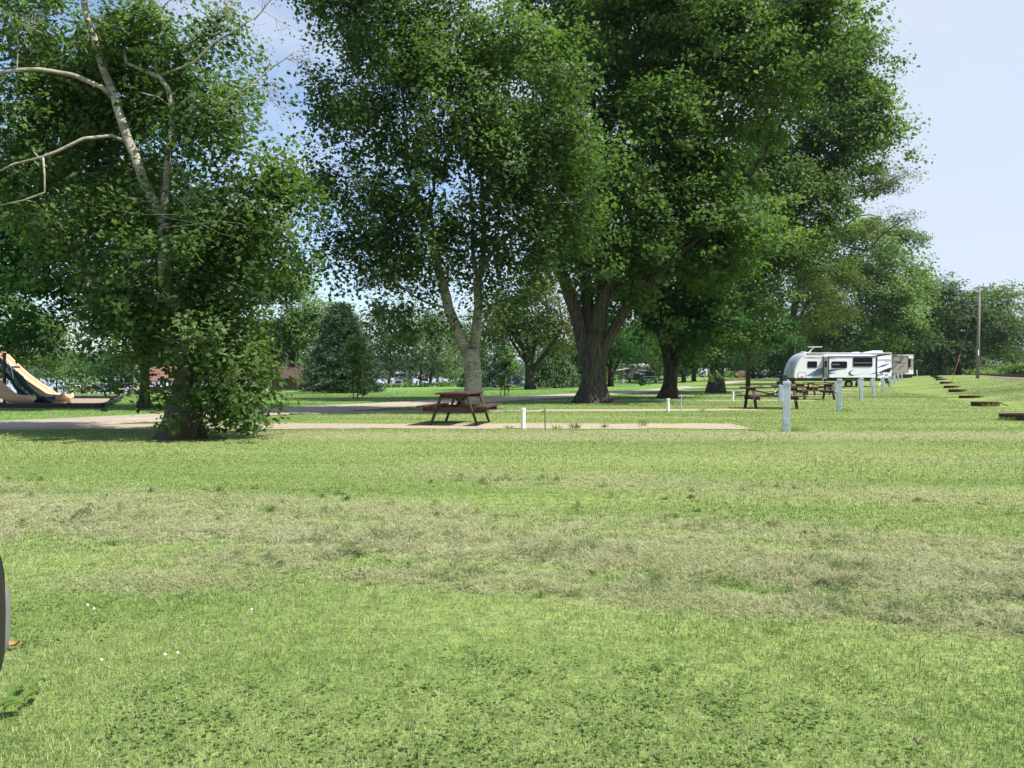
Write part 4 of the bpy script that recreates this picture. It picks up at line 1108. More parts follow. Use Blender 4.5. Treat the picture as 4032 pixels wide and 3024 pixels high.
# young staked trees
for (u, Y, lb, top, bl, seed) in [(1408, 38.5, 'thin young maple tied between two stakes in front of the dark pine', 1290, [(1408, 1350, 20, 55, 0, .4), (1410, 1440, 33, 60, 0, .5), (1412, 1520, 22, 40, 0, .4), (1365, 1388, 24, 10, 0, .25), (1400, 1310, 12, 25, 0, .2)], 3),
                                  (1988, 46., 'young staked maple on the grass in front of the blue spruce', 1360, [(1990, 1400, 26, 34, 0, .5), (1988, 1460, 28, 40, 0, .5), (1990, 1510, 18, 24, 0, .35), (2012, 1430, 18, 18, 0, .3)], 4)]:
    tree('young_tree', lb, u, Y, bl, [(u, 1560, 2.6), (u, 1480, 2), (u + 1, 1400, 1.6), (u, top + 20, 1)], leaf='leaf_bright', size=.13, lai=2.6, clump=.18, per=20, seed=seed, nbranch=60, flare=1, auto_limbs=False, twig_r=.004)
for (u, Y, h, lb) in [(1391, 38.2, 1.2, 'dark steel stake left of the young maple by the pine'), (1427, 38.2, 1.45, 'pale topped steel stake right of the young maple by the pine'),
                      (1972, 45.6, .8, 'short steel stake left of the young maple by the blue spruce'), (2001, 45.6, 1.2, 'steel stake right of the young maple by the blue spruce')]:
    m = MB(); m.box((0, 0, h / 2), (.05, .012, h)); m.box((0, .02, h / 2), (.012, .04, h))
    for z in np.arange(.3, h, .12): m.box((0, -.01, z), (.02, .012, .02))
    o = m.build('tree_stake', M['brass'] if 'pale' in lb else M['bark_dark'], None, bevel=.002); o.location = at(u, Y); tag(o, lb, 'stake', 'stakes beside the young trees')


# ---------------------------------------------------------------- far woods and weeds as masses
def mass(name, label, cat, pts, size, leaf, seed, per=40, up=.9):
    rg = np.random.default_rng(seed); pts = np.array(pts)
    V, Fc, var = leaf_arrays(rg, pts[:, :3], np.zeros((len(pts), 3)), size, per, pts[:, 3], .1, .7, up)
    o = np_mesh(name, V, Fc, M[leaf], fattrs={'var': var}, nrm=LN[0]); LEAFCOUNT[0] += len(Fc)
    return tag(o, label, cat, kind='stuff')


rg = np.random.default_rng(77)
pts = []
for _ in range(520):
    x = rg.uniform(-760, 560); y = 862 + .05 * x + rg.uniform(0, 60)
    h = 9 + 13 * fbm(x * .02, 3.3); pts.append((x, y, Hs(x, y) + rg.uniform(.1, 1) * h, 5.))
mass('far_wood', 'hazy wooded shore across the river', 'wood', pts, 3.0, 'leaf_far', 5)
pts = []
for _ in range(1600):
    x = rg.uniform(-1250, 100); y = rg.uniform(1250, 1500)
    h = (14 + 46 * fbm(x * .004, 6.1)) * (1 - sst(-250, 100, x) * .7); pts.append((x, y, rg.uniform(.0, 1) * h, 9.))
mass('far_wood', 'low wooded hills on the horizon beyond the river', 'wood', pts, 6.0, 'leaf_far', 15, 36)
pts = []
for _ in range(420):
    y = rg.uniform(330, 430); x = y * rg.uniform(.50, .95)
    h = 11 * (.5 + .9 * fbm(x * .03, 8.1)); pts.append((x, y, Hs(x, y) + rg.uniform(.05, 1) * h, 3.2))
mass('far_wood', 'distant blue-green wood beyond the railway line at right', 'wood', pts, 1.5, 'leaf_far', 6)
pts = []
for _ in range(1300):
    y = rg.uniform(205, 265); x = y * rg.uniform(.02, .60)
    h = 19 * (.6 + .8 * fbm(x * .05, 8.1)); pts.append((x, y, Hs(x, y) + rg.uniform(.05, 1) * h, 2.4))
mass('far_wood', 'shaded wood closing the view behind the campers', 'wood', pts, .8, 'leaf_far', 7, 44)
pts = []
for _ in range(260):
    x = rg.uniform(-30, 2); y = 146 + rg.normal(0, 1.6); pts.append((x, y, Hs(x, y) + rg.uniform(.1, .75), .45))
mass('weeds', 'strip of tall weeds along the top of the river bank', 'weeds', pts, .28, 'leaf_bright', 8, 26)
# ================================================================ furniture of the camping ground
def picnic_parts(t, mat='wood_red', L=1.98):
    m = M[mat]
    b = MB()
    for i in range(5): b.box((0, (i - 2) * .152, .745 + random.uniform(-.003, .003)), (L + random.uniform(-.03, .02), .142, .042))
    b.build('tabletop', m, t, bevel=.006)
    for s in (-1, 1):
        b = MB()
        for k in (0, 1): b.box((0, s * (.60 + .15 * k), .445), (L, .14, .042))
        b.build('bench_seat', m, t, bevel=.006)
    ex = L / 2 - .27
    for e in (-1, 1):
        for s in (-1, 1):
            b = MB(); b.beam((e * ex, s * .29, .72), (e * ex, s * .56, -.02), .045, .10, up=(1, 0, 0)); b.build('leg', m, t, bevel=.005)
        b = MB(); b.box((e * (ex - .047), 0, .375), (.045, 1.50, .11)); b.build('crossbeam', m, t, bevel=.005)
        b = MB(); b.box((e * (ex - .047), 0, .675), (.045, .68, .09)); b.build('top_cleat', m, t, bevel=.005)
        b = MB(); b.beam((e * (ex - .07), .025 * e, .66), (-e * (ex - .07), .025 * e, .35), .04, .10, up=(0, 1, 0))
        b.build('brace', m, t, bevel=.005)
    return t


TG = 'dark red picnic tables'
pt = empty('picnic_table', (0, 0, 0), 0, 'dark red picnic table seen end on, on the gravel in front of the forked birch', 'picnic table', TG)
picnic_parts(pt)


def place_table(u, Y, rz, label, sc=1., src=None, group=TG):
    o = src or copy_tree(pt); o.location = at(u, Y); o.rotation_euler = (0, 0, R(rz)); o.scale = (sc,) * 3
    o['label'] = label; o['group'] = group
    assert len(label.split()) <= 16, label
    return o


place_table(1815, 18.25, 81, pt['label'], 1.02, pt)
place_table(3034, 26.6, 2, 'dark red picnic table seen side on, right behind the nearest pale post', 1.0)
place_table(3206, 36.2, 4, 'dark red picnic table between the first and second pale posts, long side forward', 1.0)
place_table(3238, 45.5, 3, 'red-brown picnic table half hidden by another, before the trailer wheels', 1.0)
place_table(3086, 55., 80, 'dark red picnic table with a black bin on top, near the white trailer nose', 1.0)
place_table(1750, 150., 10, 'tiny picnic table on the river bank right of the camper with the awning', .95)
place_table(2252, 140., 6, 'left tiny picnic table under the weeping spruces', .95)
place_table(2282, 138., 20, 'right tiny picnic table beside the massive maple trunk', .95)

# black bin on the far table
_p = at(3084, 55.); _p.z += .77
t = empty('bin', _p, .2, 'black square covered bin standing on the far picnic table', 'bin')
b = MB(); b.box((0, 0, .20), (.40, .38, .40)); b.build('body', M['blackpl'], t, bevel=.03)
b = MB(); b.box((0, 0, .43), (.46, .44, .06)); b.build('lid', M['blackpl'], t, bevel=.02)
b = MB(); b.tube([(-.2, 0, .36), (-.29, 0, .36), (-.29, 0, .2), (-.2, 0, .2)], .02, 6); b.build('handle', M['blackpl'], t)
for du, lb in ((-22, 'white paper cup left of the black bin'), (17, 'small white box right of the black bin')):
    _p = at(3084 + du, 55.); _p.z += .772
    b = MB()
    if 'cup' in lb: b.lathe([(.0, 0), (.06, 0), (.08, .16), (.085, .165), (.07, .16), (.05, .02), (0, .02)], 12)
    else: b.box((0, 0, .05), (.2, .16, .1)); b.box((0, 0, .108), (.21, .17, .012))
    o = b.build('cup' if 'cup' in lb else 'box', M['pvc'], None, bevel=.004); o.location = _p; tag(o, lb, 'cup' if 'cup' in lb else 'box')

# electric pedestals ----------------------------------------------------
PG = 'pale blue-grey hookup posts in a row'
ped = empty('hookup_post', (0, 0, 0), R(-14), 'nearest and tallest pale blue-grey hookup post with a meter box on its left side', 'hookup post', PG)
b = MB(); b.box((0, 0, .5), (.145, .135, 1.02)); b.build('post', M['post'], ped, bevel=.006)
b = MB(); b.box((0, 0, 1.025), (.165, .155, .05)); b.box((0, 0, 1.054), (.15, .14, .012)); b.build('cap', M['post'], ped, bevel=.008)
mbx = MB(); mbx.box((-.115, .01, .80), (.085, .17, .36)); mo = mbx.build('meter_box', M['post'], ped, bevel=.01)
b = MB(); b.box((-.115, -.079, .80), (.07, .008, .33)); b.box((-.09, -.086, .8), (.012, .012, .05)); b.build('cover', M['post'], mo, bevel=.002)
b = MB(); b.box((0, -.0695, .22), (.09, .006, .12)); b.build('plate', M['post'], ped, bevel=.002)
for i, (u, Y, lb) in enumerate([(3095, 15.75, ped['label']), (3304, 24.4, 'second pale hookup post from the front, in front of the white travel trailer'), (3391, 34.2, 'third pale hookup post from the front, below the big window of the white travel trailer'),
                                (3439, 43.2, 'fourth pale hookup post from the front, beside the trailer wheels'), (3477, 51.5, 'fifth pale hookup post from the front, beside the white drain hose'), (3506, 61., 'sixth pale hookup post, at the rear corner of the white travel trailer'),
                                (3523, 75, 'seventh pale hookup post, in front of the grey-beige second trailer'), (3537, 86, 'eighth pale hookup post, in front of the dark window side of the second trailer'), (3551, 97, 'ninth pale hookup post, at the right end of the second trailer'), (3611, 115, 'farthest pale hookup post, standing alone right of the second trailer')]):
    o = ped if i == 0 else copy_tree(ped)
    o.location = at(u, Y); o['label'] = lb; o.rotation_euler = (R(random.uniform(-.6, .6)), R(.9 if i == 0 else random.uniform(-.5, .9)), R(-14 + random.uniform(-3, 3)))

# sewer pipes and taps ----------------------------------------------------
for u, Y, h, lb, tl in ((2060, 16.6, .43, 'white capped drain pipe standing in the nearest gravel pad', 0), (2630, 24.5, .39, 'white drain pipe standing at the second gravel strip, in front of the leaning tree', 0), (2884, 33.8, .41, 'white drain pipe tilted slightly, left of the side-on picnic table', 4), (3049, 42.5, .30, 'small white drain pipe under the end of the side-on picnic table', 3)):
    t = empty('drain_pipe', at(u, Y), 0, lb, 'drain pipe', 'white drain pipes'); t.rotation_euler = (0, R(tl), 0)
    b = MB(); b.lathe([(0, -.05), (.050, -.05), (.050, h - .03), (0, h - .03)], 18); b.build('pipe', M['pvc'], t)
    b = MB(); b.lathe([(0, h - .03), (.056, h - .03), (.056, h + .025), (.05, h + .03), (0, h + .03)], 18); b.build('cap', M['pvc'], t)
for u, Y, h, lb, mt, hook in ((2147, 16.45, .44, 'thin rusty standpipe with red tap right of the near white drain pipe', 'brass', 0), (2681, 24.3, .50, 'pale thin standpipe with hooked top right of the second white drain pipe', 'post', 1), (2927, 34., .36, 'thin grey standpipe at the left end of the side-on picnic table', 'post', 1)):
    t = empty('water_tap', at(u, Y), 0, lb, 'water tap', 'thin standpipes with taps'); t.rotation_euler = (0, R(1.5 if hook else -.8), 0)
    b = MB(); b.tube([(0, 0, -.05), (0, 0, h)], .016, 8); b.build('pipe', M[mt], t)
    b = MB(); b.tube([(0, 0, h - .06), (0, 0, h - .02), (-.03, 0, h + .02), (-.075, 0, h + .01), (-.085, 0, h - .03)] if hook else [(0, 0, h - .05), (-.03, 0, h - .04), (-.06, 0, h - .05), (-.065, 0, h - .08)], .016, 8); b.build('spout', M[mt], t)
    b = MB(); b.lathe([(0, 0), (.03, 0), (.032, .01), (.02, .016), (0, .016)], 10, (0, 0, h + .015)); b.build('handle', M['redp'] if not hook else M[mt], t)

# fire rings ---------------------------------------------------------------
FG = 'rusty fire rings in a row across the lawn'
fr = empty('fire_ring', (0, 0, 0), 0, 'nearest rusty fire ring, cut by the right edge of the picture', 'fire ring', FG)
b = MB(); b.lathe([(.455, -.03), (.47, -.03), (.474, .14), (.486, .15), (.474, .16), (.462, .155), (.455, .14), (.455, -.03)], 36); b.build('ring', M['rust'], fr, smooth=False)
b = MB(); b.lathe([(0, .03), (.2, .05), (.35, .035), (.454, .01)], 20); b.build('ash_bed', M['ash'], fr, smooth=True)
b = MB(); b.beam((.40, -.1, .155), (.72, -.16, .02), .035, .03)
for k in range(9): b.beam((.08 + k * .05, .34 - k * .01, .15), (.14 + k * .05, -.34 + k * .02, .15), .012, .012)
b.build('grate', M['rust'], fr)
for i, (u, Y, lb) in enumerate([(4016, 19.9, fr['label']), (3879, 28.6, 'second nearest rusty fire ring with weeds against its side'), (3819, 37.0, 'third rusty fire ring, counted from the right edge'), (3768, 47.2, 'fourth rusty fire ring, counted from the right edge'), (3745, 55, 'fifth rusty fire ring, counted from the right edge'), (3724, 66, 'sixth rusty fire ring, counted from the right edge'),
                                (3704, 80, 'seventh rusty fire ring, counted from the right edge'), (3692, 92, 'eighth rusty fire ring, next to last of the row'), (3678, 106, 'farthest rusty fire ring, below the bare pale trunk')]):
    o = fr if i == 0 else copy_tree(fr)
    o.location = at(u, Y); o['label'] = lb; o.rotation_euler = (0, 0, R(random.uniform(-25, 12)))

# tufts of weeds by posts, pipes, rings (small plants one can point to)
def tuft(u, Y, h, r, n, label, name='weed', leaf='leaf_bright', seed=1):
    rg = np.random.default_rng(seed); p = at(u, Y)
    V = np.zeros((n, 4, 3)); a = rg.uniform(0, 6.28, n); l = h * rg.uniform(.5, 1.2, n); rr = r * rg.random(n) ** .5
    bx = rr * np.cos(a); by = rr * np.sin(a); o = rg.normal(.25, .2, n) * l
    for j, (f, wd) in enumerate(((0, -1), (.6, -1), (1, 0), (.6, 1))):
        w = wd * h * .055 * (1 if j else .3)
        V[:, j] = np.stack([bx + np.cos(a) * o * f - np.sin(a) * w, by + np.sin(a) * o * f + np.cos(a) * w, l * f], -1)
    ob = np_mesh(name, V.reshape(-1, 3), np.arange(n * 4).reshape(n, 4), M[leaf], fattrs={'var': rg.random(n)}); ob.location = p
    return tag(ob, label, 'weed', 'small weeds in the gravel and lawn')


for i, a in enumerate([(2195, 16.4, .10, .14, 46, 'low weed on the gravel just right of the rusty standpipe'), (2262, 16.5, .14, .16, 60, 'taller of the weeds at the front edge of the near gravel pad'), (2001, 16.6, .08, .12, 40, 'small weed left of the near white drain pipe'), (2382, 16.7, .10, .1, 36, 'single weed on the gravel below the massive maple'), (2533, 17.3, .16, .12, 40, 'weed growing on the gravel between the massive maple and the leaning tree'),
                       (3126, 15.7, .10, .3, 120, 'grass tuft around the foot of the nearest pale post'), (3324, 24.3, .10, .3, 100, 'grass tuft around the foot of the second pale post'), (2755, 42, .25, .5, 70, 'clump of thin weeds between the leaning tree and the thick trunk'), (3900, 28., .14, .3, 90, 'weed leaning against the second nearest fire ring'), (3962, 19.4, .12, .2, 70, 'weed at the left side of the nearest fire ring'),
                       (2990, 66, .4, .6, 60, 'weed clump in front of the small deep green maple'), (2766, 24.6, .1, .15, 40, 'weed at the far end of the second gravel strip'), (1055, 28, .16, .5, 100, 'weed fringe at the road edge below the pine')]):
    tuft(*a, seed=i)
# broad weed at the lower left corner
rg = np.random.default_rng(2)
t = empty('broadleaf_weed', at(110, 2.72), 0, 'broad-leaved low weed in the grass at the lower left corner', 'weed')
for k, (u, Y, s) in enumerate([(50, 2.72, .06), (95, 2.80, .05), (150, 2.75, .045), (20, 2.62, .06), (75, 2.62, .05), (165, 2.82, .04), (110, 2.68, .04)]):
    p = at(u, Y) - t.location; a = rg.uniform(0, 6.28); V = []; n = 8
    for i in range(n):
        f = i / (n - 1); w = .34 * math.sin(math.pi * min(1, f * .93 + .04)) ** .8
        c = Vector((math.cos(a), math.sin(a), 0)) * s * (f - .3) * 1.3; sd = Vector((-math.sin(a), math.cos(a), 0)) * s * w
        z = .035 + .018 * math.sin(f * 3)
        V += [p + c - sd + Vector((0, 0, z + .012)), p + c + Vector((0, 0, z)), p + c + sd + Vector((0, 0, z + .012))]
    Fc = [[i * 3 + j, i * 3 + 3 + j, i * 3 + 4 + j, i * 3 + 1 + j] for i in range(n - 1) for j in (0, 1)]
    np_mesh('leaf', np.array([tuple(q) for q in V]), np.array(Fc), M['leaf_bright'], t, fattrs={'var': np.full(len(Fc), .6)}, smooth=True)
for u, v, lb, s in ((42, 2562, 'curled orange-brown dry leaf beside the car mirror', .05), (2170, 2838, 'small pale dry leaf in the near grass at bottom centre', .02), (3610, 2960, 'pale curled dry leaf in the near grass at bottom right', .022)):
    Y = HC * F / (v - VH); p = at(u, Y); b = MB()
    for i in range(5):
        f = i / 4; w = s * .35 * math.sin(math.pi * (f * .9 + .05)); z = .03 + .012 * math.cos(f * 5)
        b.v += [(s * (f - .5) * 1.4, -w, z + .01), (s * (f - .5) * 1.4, 0, z), (s * (f - .5) * 1.4, w, z + .012)]
        if i:
            k = i * 3; b.f += [(k - 3, k - 2, k + 1, k), (k - 2, k - 1, k + 2, k + 1)]
    o = b.build('dry_leaf', M['leafbrown'] if 'orange' in lb else M['ltan'], None, smooth=True); o.location = p; o.rotation_euler = (0, 0, .3); tag(o, lb, 'leaf', 'dry leaves on the lawn')

# ================================================================ playground
YB = 27.0
def gpt(u, Y): return at(u, Y)
_q = [at(-260, 27), at(405, 27), at(470, 33.5), at(468, 37), at(-200, 37)]
b = MB(); n = len(_q)
V = np.array([(p.x, p.y, Hs(p.x, p.y) + .05) for p in _q])
o = np_mesh('playground_surface', V, np.array([[0, 1, 2, 4], [2, 3, 4, 4]])[:1], M['chips']); tag(o, 'wood chip bed under the playground slides', 'wood chips', kind='structure')
b = MB(); b.v = [tuple(x) for x in V]; b.f = [(0, 1, 2, 3, 4)]
o.data.clear_geometry(); o.data.from_pydata(b.v, [], b.f); o.data.materials.append(M['chips']) if not o.data.materials else None
t = empty('playground_border', at(405, 27), 0, 'low black plastic timber border round the playground', 'border')
def border(p, q, n):
    for i in range(n):
        a = p.lerp(q, i / n); c = p.lerp(q, (i + 1) / n)
        b = MB(); b.beam(a - t.location + Vector((0, 0, .07)), c - t.location + Vector((0, 0, .07)), .10, .20)
        b.lathe([(.0, -.04), (.07, -.04), (.07, .185), (.0, .19)], 8, tuple(a - t.location + Vector((0, 0, 0))))
        b.build('timber', M['blackpl'], t, bevel=.015)
border(_q[1], _q[0], 5); border(_q[1], _q[2], 3); border(_q[2], _q[3], 1); border(_q[3], _q[4], 5)


def slide(name_label, pts, Y, mat, wid=.62, hgt=.26, feet=()):
    """pts: (u,v) of the bed of the chute"""
    base = at(pts[-1][0] - 12, Y)
    t = empty('slide', base, 0, name_label, 'slide', 'playground slides')
    c = resample([tuple(P(u, v, Y) - base) for u, v in pts], .12)
    prof = []
    for k in range(13):
        a = math.pi * (1 + k / 12)
        prof.append((math.cos(a) * wid / 2, (1 + math.sin(a)) * hgt if abs(math.cos(a)) < .98 else hgt))
    outer = [(x * 1.12, z - .035) for x, z in prof]
    ring = prof + [(prof[-1][0] + .06, prof[-1][1] + .01)] + outer[::-1] + [(prof[0][0] - .06, prof[0][1] + .01)]
    tang = np.gradient(c, axis=0); tang /= np.linalg.norm(tang, axis=1)[:, None]
    vs = []; fs = []; nr = len(ring)
    for p, tg in zip(c, tang):
        up = np.array([-tg[2], 0, tg[0]])
        if up[2] < 0: up = -up
        for (yy, zz) in ring: vs.append(p + np.array([0, yy, 0]) + up * zz)
    for i in range(len(c) - 1):
        for k in range(nr):
            k2 = (k + 1) % nr; fs.append((i * nr + k, i * nr + k2, (i + 1) * nr + k2, (i + 1) * nr + k))
    fs += [tuple(range(nr)), tuple((len(c) - 1) * nr + k for k in range(nr))]
    b = MB(); b.add(vs, fs); b.build('chute', M[mat], t, smooth=True)
    for (u, v, w) in feet:
        p = P(u, v, Y) - base
        b = MB(); b.box((p.x, 0, p.z / 2 - .02), (w, wid * .7, p.z + .04)); b.build('foot', M[mat], t, bevel=.04)
    return t


slide('long tan plastic slide farthest back with a wavy chute', [(-70, 1368), (-20, 1400), (25, 1440), (70, 1482), (120, 1520), (165, 1550), (195, 1569), (225, 1575), (262, 1577), (280, 1566)], 31.0, 'tan', .62, .24, [(243, 1577, .55)])
slide('dark green plastic slide between the two tan slides', [(-90, 1380), (-40, 1425), (10, 1468), (50, 1500), (70, 1532), (105, 1562), (135, 1582), (165, 1586), (195, 1586), (208, 1578)], 29.6, 'green_pl', .62, .24, [(170, 1586, .5)])
slide('short tan plastic slide nearest to us at the left edge', [(-80, 1500), (-40, 1522), (-5, 1550), (25, 1574), (50, 1583), (85, 1585), (118, 1585), (130, 1574)], 28.6, 'tan', .62, .26, [(95, 1586, .5)])
t = empty('play_tower', at(-20, 30.6), 0, 'tan panel tower with an arched window at the top of the slides', 'play tower')
bx = t.location
def lp(u, v, Y): return P(u, v, Y) - bx
b = MB()
x0, x1, z0, z1 = lp(-75, 0, 31).x, lp(16, 0, 31).x, lp(0, 1412, 31).z, lp(0, 1354, 31).z
xa, xb, za = lp(-22, 0, 31).x, lp(5, 0, 31).x, lp(0, 1376, 31).z
b.prism([(x0, z0), (xa, z0), (xa, z1), (x0, z1)], .35, .41)
b.prism([(xb, z0), (x1, z0), (x1, z1), (xb, z1)], .35, .41)
arch = [(xa, z1), (xa, za - .1)] + [((xa + xb) / 2 - (xb - xa) / 2 * math.cos(k * math.pi / 8), za - .1 + .13 * math.sin(k * math.pi / 8)) for k in range(9)] + [(xb, z1)]
b.prism(arch, .35, .41); b.prism([(xa, z0), (xb, z0), (xb, z0 + .1), (xa, z0 + .1)], .35, .41)
b.build('panel', M['tan'], t, bevel=.008)
for u, Y in ((18, 30.2), (-60, 30.2), (18, 29.2), (-60, 29.2), (18, 31.)):
    b = MB(); p = lp(u, 1600, Y); gz = Hs(p.x + bx.x, Y) - bx.z
    b.tube([(p.x, p.y, gz), (p.x, p.y, z0 + (.8 if Y > 31 else .2))], .055, 10); b.build('post', M['brown'], t)
b = MB(); b.box((lp(-22, 0, 30.2).x, -.6, z0 - .35), (.9, 2.2, .08)); b.build('deck', M['brown'], t)
b = MB(); b.tube([tuple(lp(3, 1400, 29.2)), tuple(lp(30, 1425, 29.2)), tuple(lp(46, 1450, 29.2)), tuple(lp(54, 1490, 29.2))], .02, 6); b.build('rail', M['alu'], t)

# plank bench beyond the playground
t = empty('bench', at(487, 44), R(8), 'tan plank-topped bench on the grass beyond the playground border', 'bench')
b = MB(); b.box((0, 0, .46), (1.0, .5, .05)); b.build('seat', M['ltan'], t, bevel=.01)
for s in (-.3, .3): b = MB(); b.box((s, 0, .2), (.12, .3, .46)); b.build('leg', M['brown'], t, bevel=.01)

# ================================================================ buildings
def gable(name, label, base, rz, Lx, Ly, eave, ridge, over=.35, wall=None, roof='roof_red', cat='building', open_=False):
    """ridge along x"""
    t = empty(name, base, rz, label, cat)
    b = MB()
    for s in (-1, 1):
        yo = s * (Ly / 2 + over); ze = eave - over * (ridge - eave) / (Ly / 2)
        b.add([(-Lx / 2 - over, yo, ze), (Lx / 2 + over, yo, ze), (Lx / 2 + over, 0, ridge), (-Lx / 2 - over, 0, ridge), (-Lx / 2 - over, yo, ze - .14), (Lx / 2 + over, yo, ze - .14), (Lx / 2 + over, 0, ridge - .14), (-Lx / 2 - over, 0, ridge - .14)],
              [(0, 1, 2, 3), (4, 7, 6, 5), (0, 4, 5, 1), (1, 5, 6, 2), (0, 3, 7, 4)])
    b.build('roof', M[roof], t)
    return t


# picnic shelter
sb = at(790, 101); sb.z = -1.48
t = gable('picnic_shelter', 'open park shelter with wide red-brown shingled roof, partly hidden by the big birch', sb, R(-7), 13.2, 6.6, 2.05, 3.75)
b = MB(); b.box((0, 0, .0), (14, 7.4, .24)); b.build('floor_slab', M['concrete'], t)
for i in range(5):
    for s in (-1, 1): b = MB(); b.box((-6.4 + i * 3.2, s * 3.1, 1.05), (.2, .2, 2.0)); b.build('post', M['brown'], t)
for s in (-1, 1):
    b = MB(); b.prism([(-3.3, 2.02), (3.3, 2.02), (0, 3.58)], s * 6.5 - .03, s * 6.5 + .03)
    b.v = [(y, x, z) for x, y, z in b.v]; b.build('gable_panel', M['brown'], t)
b = MB(); b.box((0, 3.0, .62), (12.6, .12, .9)); b.build('wall', M['brown'], t)
b = MB(); b.box((3.2, -2.2, .62), (5, .1, .9)); b.box((-3.9, -2.2, .62), (4.6, .1, .9)); b.build('half_wall', M['roof_red'], t)
for x in (-4, 0, 4):
    o = copy_tree(pt); o.location = sb + Vector((x, -.3, .12)); o.rotation_euler = (0, 0, R(90)); o['label'] = {-4: 'picnic table under the left part of the park shelter', 0: 'picnic table under the middle of the park shelter', 4: 'picnic table under the right part of the park shelter'}[x]
for (u, Y, lb, mt) in ((664, 88, 'green litter barrel on the grass in front of the park shelter', 'green_pl'), (2452, 128, 'small round barrel left of the person in blue', 'concrete')):
    t = empty('litter_barrel', at(u, Y), 0, lb, 'barrel')
    b = MB(); b.lathe([(0, 0), (.28, 0), (.30, .25), (.28, .27), (.30, .55), (.28, .57), (.30, .84), (0, .84)], 16); b.build('drum', M[mt], t)
    b = MB(); b.lathe([(0, .84), (.32, .84), (.32, .88), (.1, .94), (0, .94)], 16); b.build('lid', M['blackpl'], t)
t = empty('stone_grill', at(700, 90), 0, 'low tan stone block grill in front of the park shelter', 'grill')
b = MB(); b.box((0, 0, .3), (1.2, .7, .6)); b.build('block', M['ltan'], t, bevel=.03); b = MB(); b.box((0, 0, .63), (1.0, .6, .04)); b.build('grate', M['rust'], t)

# brick shed
hb = at(1142, 102); hb.z = -1.05
t = gable('brick_shed', 'small dark brown brick shed with low hip-like shingle roof left of the pine', hb, R(-4), 3.5, 4.2, 2.0, 3.3, .3, roof='roof_brown')
b = MB(); b.box((0, 0, .9), (3.5, 4.2, 2.2)); b.build('wall', M['brick'], t)
for s in (-1, 1):
    b = MB(); b.prism([(-2.1, 1.99), (2.1, 1.99), (0, 3.14)], s * 1.7 - .03, s * 1.7 + .03)
    b.v = [(y, x, z) for x, y, z in b.v]; b.build('gable_panel', M['brown'], t)
b = MB(); b.box((1.755, -.6, .9), (.04, .9, 1.9)); b.build('door', M['brown'], t)
b = MB(); b.box((0, -2.112, .95), (.02, .02, 1.9)); b.build('corner_trim', M['brown'], t)
t2 = gable('brick_annex', 'low brown brick building half hidden behind the pine', at(1235, 108) + Vector((0, 0, 0)), R(-4), 5.5, 4.5, 1.9, 3.0, .3, roof='roof_brown')
b = MB(); b.box((0, 0, .9), (5.5, 4.5, 2.1)); b.build('wall', M['brick'], t2)

# houses across the river
HG = 'buildings on the far bank'
for u, w, h, mw, lb in ((1700, 16, 6, 'brick', 'red-brown building across the river right of the oval bank tree'), (1660, 10, 5, 'offwhite', 'small cream building across the river behind the oval bank tree'), (432, 22, 9, 'offwhite', 'cream house across the river behind the shady trees at left'), (1845, 14, 6, 'brick', 'red-brown building across the river beside the forked birch'), (1500, 14, 5, 'brick', 'low red-brown building across the river left of the camper with awning')):
    p = at(u, 858); p.z = Hs(p.x, 858)
    t = gable('riverside_house', lb, p, R(5), w, 9, h, h + 3, .5, cat='house'); t['group'] = HG
    b = MB(); b.box((0, 0, h / 2 - .5), (w, 9, h + 1)); b.build('wall', M[mw], t)
    for k in range(int(w / 3)):
        b = MB(); b.box((-w / 2 + 1.5 + k * 3, -4.53, h * .55), (1.1, .08, 1.5)); b.build('window', M['glass'], t)
# ================================================================ campers and vehicles
def wheel(t, c, r=.34, w=.24, axis='y', rim='alu'):
    b = MB(); b.lathe([(r * .58, -w / 2), (r * .92, -w / 2), (r, -w * .32), (r, w * .32), (r * .92, w / 2), (r * .58, w / 2)], 22, (0, 0, 0), axis)
    o = b.build('wheel', M['rubber'], t, smooth=True); o.location = c
    b = MB(); b.lathe([(0, -w * .40), (r * .16, -w * .46), (r * .2, -w * .36), (r * .5, -w * .36), (r * .58, -w * .48), (r * .60, w * .4), (0, w * .4)], 22, (0, 0, 0), axis)
    for k in range(6):
        a = k * math.pi / 3
        d = Vector((math.cos(a), 0, math.sin(a))) if axis == 'y' else Vector((0, math.cos(a), math.sin(a)))
        off = Vector((0, -w * .42, 0)) if axis == 'y' else Vector((-w * .42, 0, 0))
        b.beam(d * r * .12 + off, d * r * .55 + off, .03, .05, up=off)
    b.build('rim', M[rim], o, smooth=False)
    return o


def text(name, s, mat, parent, loc, size, rot=(90, 0, 0), shear=.25, extr=.004):
    c = bpy.data.curves.new(name, 'FONT'); c.body = s; c.size = size; c.extrude = extr; c.shear = shear; c.align_x = 'CENTER'; c.align_y = 'CENTER'; c.resolution_u = 3
    c.materials.append(M[mat]); tmp = bpy.data.objects.new(name, c); link(tmp)
    dg = bpy.context.evaluated_depsgraph_get(); me = bpy.data.meshes.new_from_object(tmp.evaluated_get(dg))
    bpy.data.objects.remove(tmp)
    o = bpy.data.objects.new(name, me); link(o, parent); o.location = loc; o.rotation_euler = tuple(R(a) for a in rot)
    if not me.materials: me.materials.append(M[mat])
    return o


def rounded(u0, v0, u1, v1, r, f):
    """rounded rectangle in photo pixels mapped to local (x,z) by f"""
    pts = []
    for cx, cy, a0 in ((u1 - r, v0 + r, -90), (u1 - r, v1 - r, 0), (u0 + r, v1 - r, 90), (u0 + r, v0 + r, 180)):
        for k in range(4):
            a = R(a0 + k * 30); pts.append(f(cx + r * math.cos(a), cy + r * math.sin(a)))
    return pts


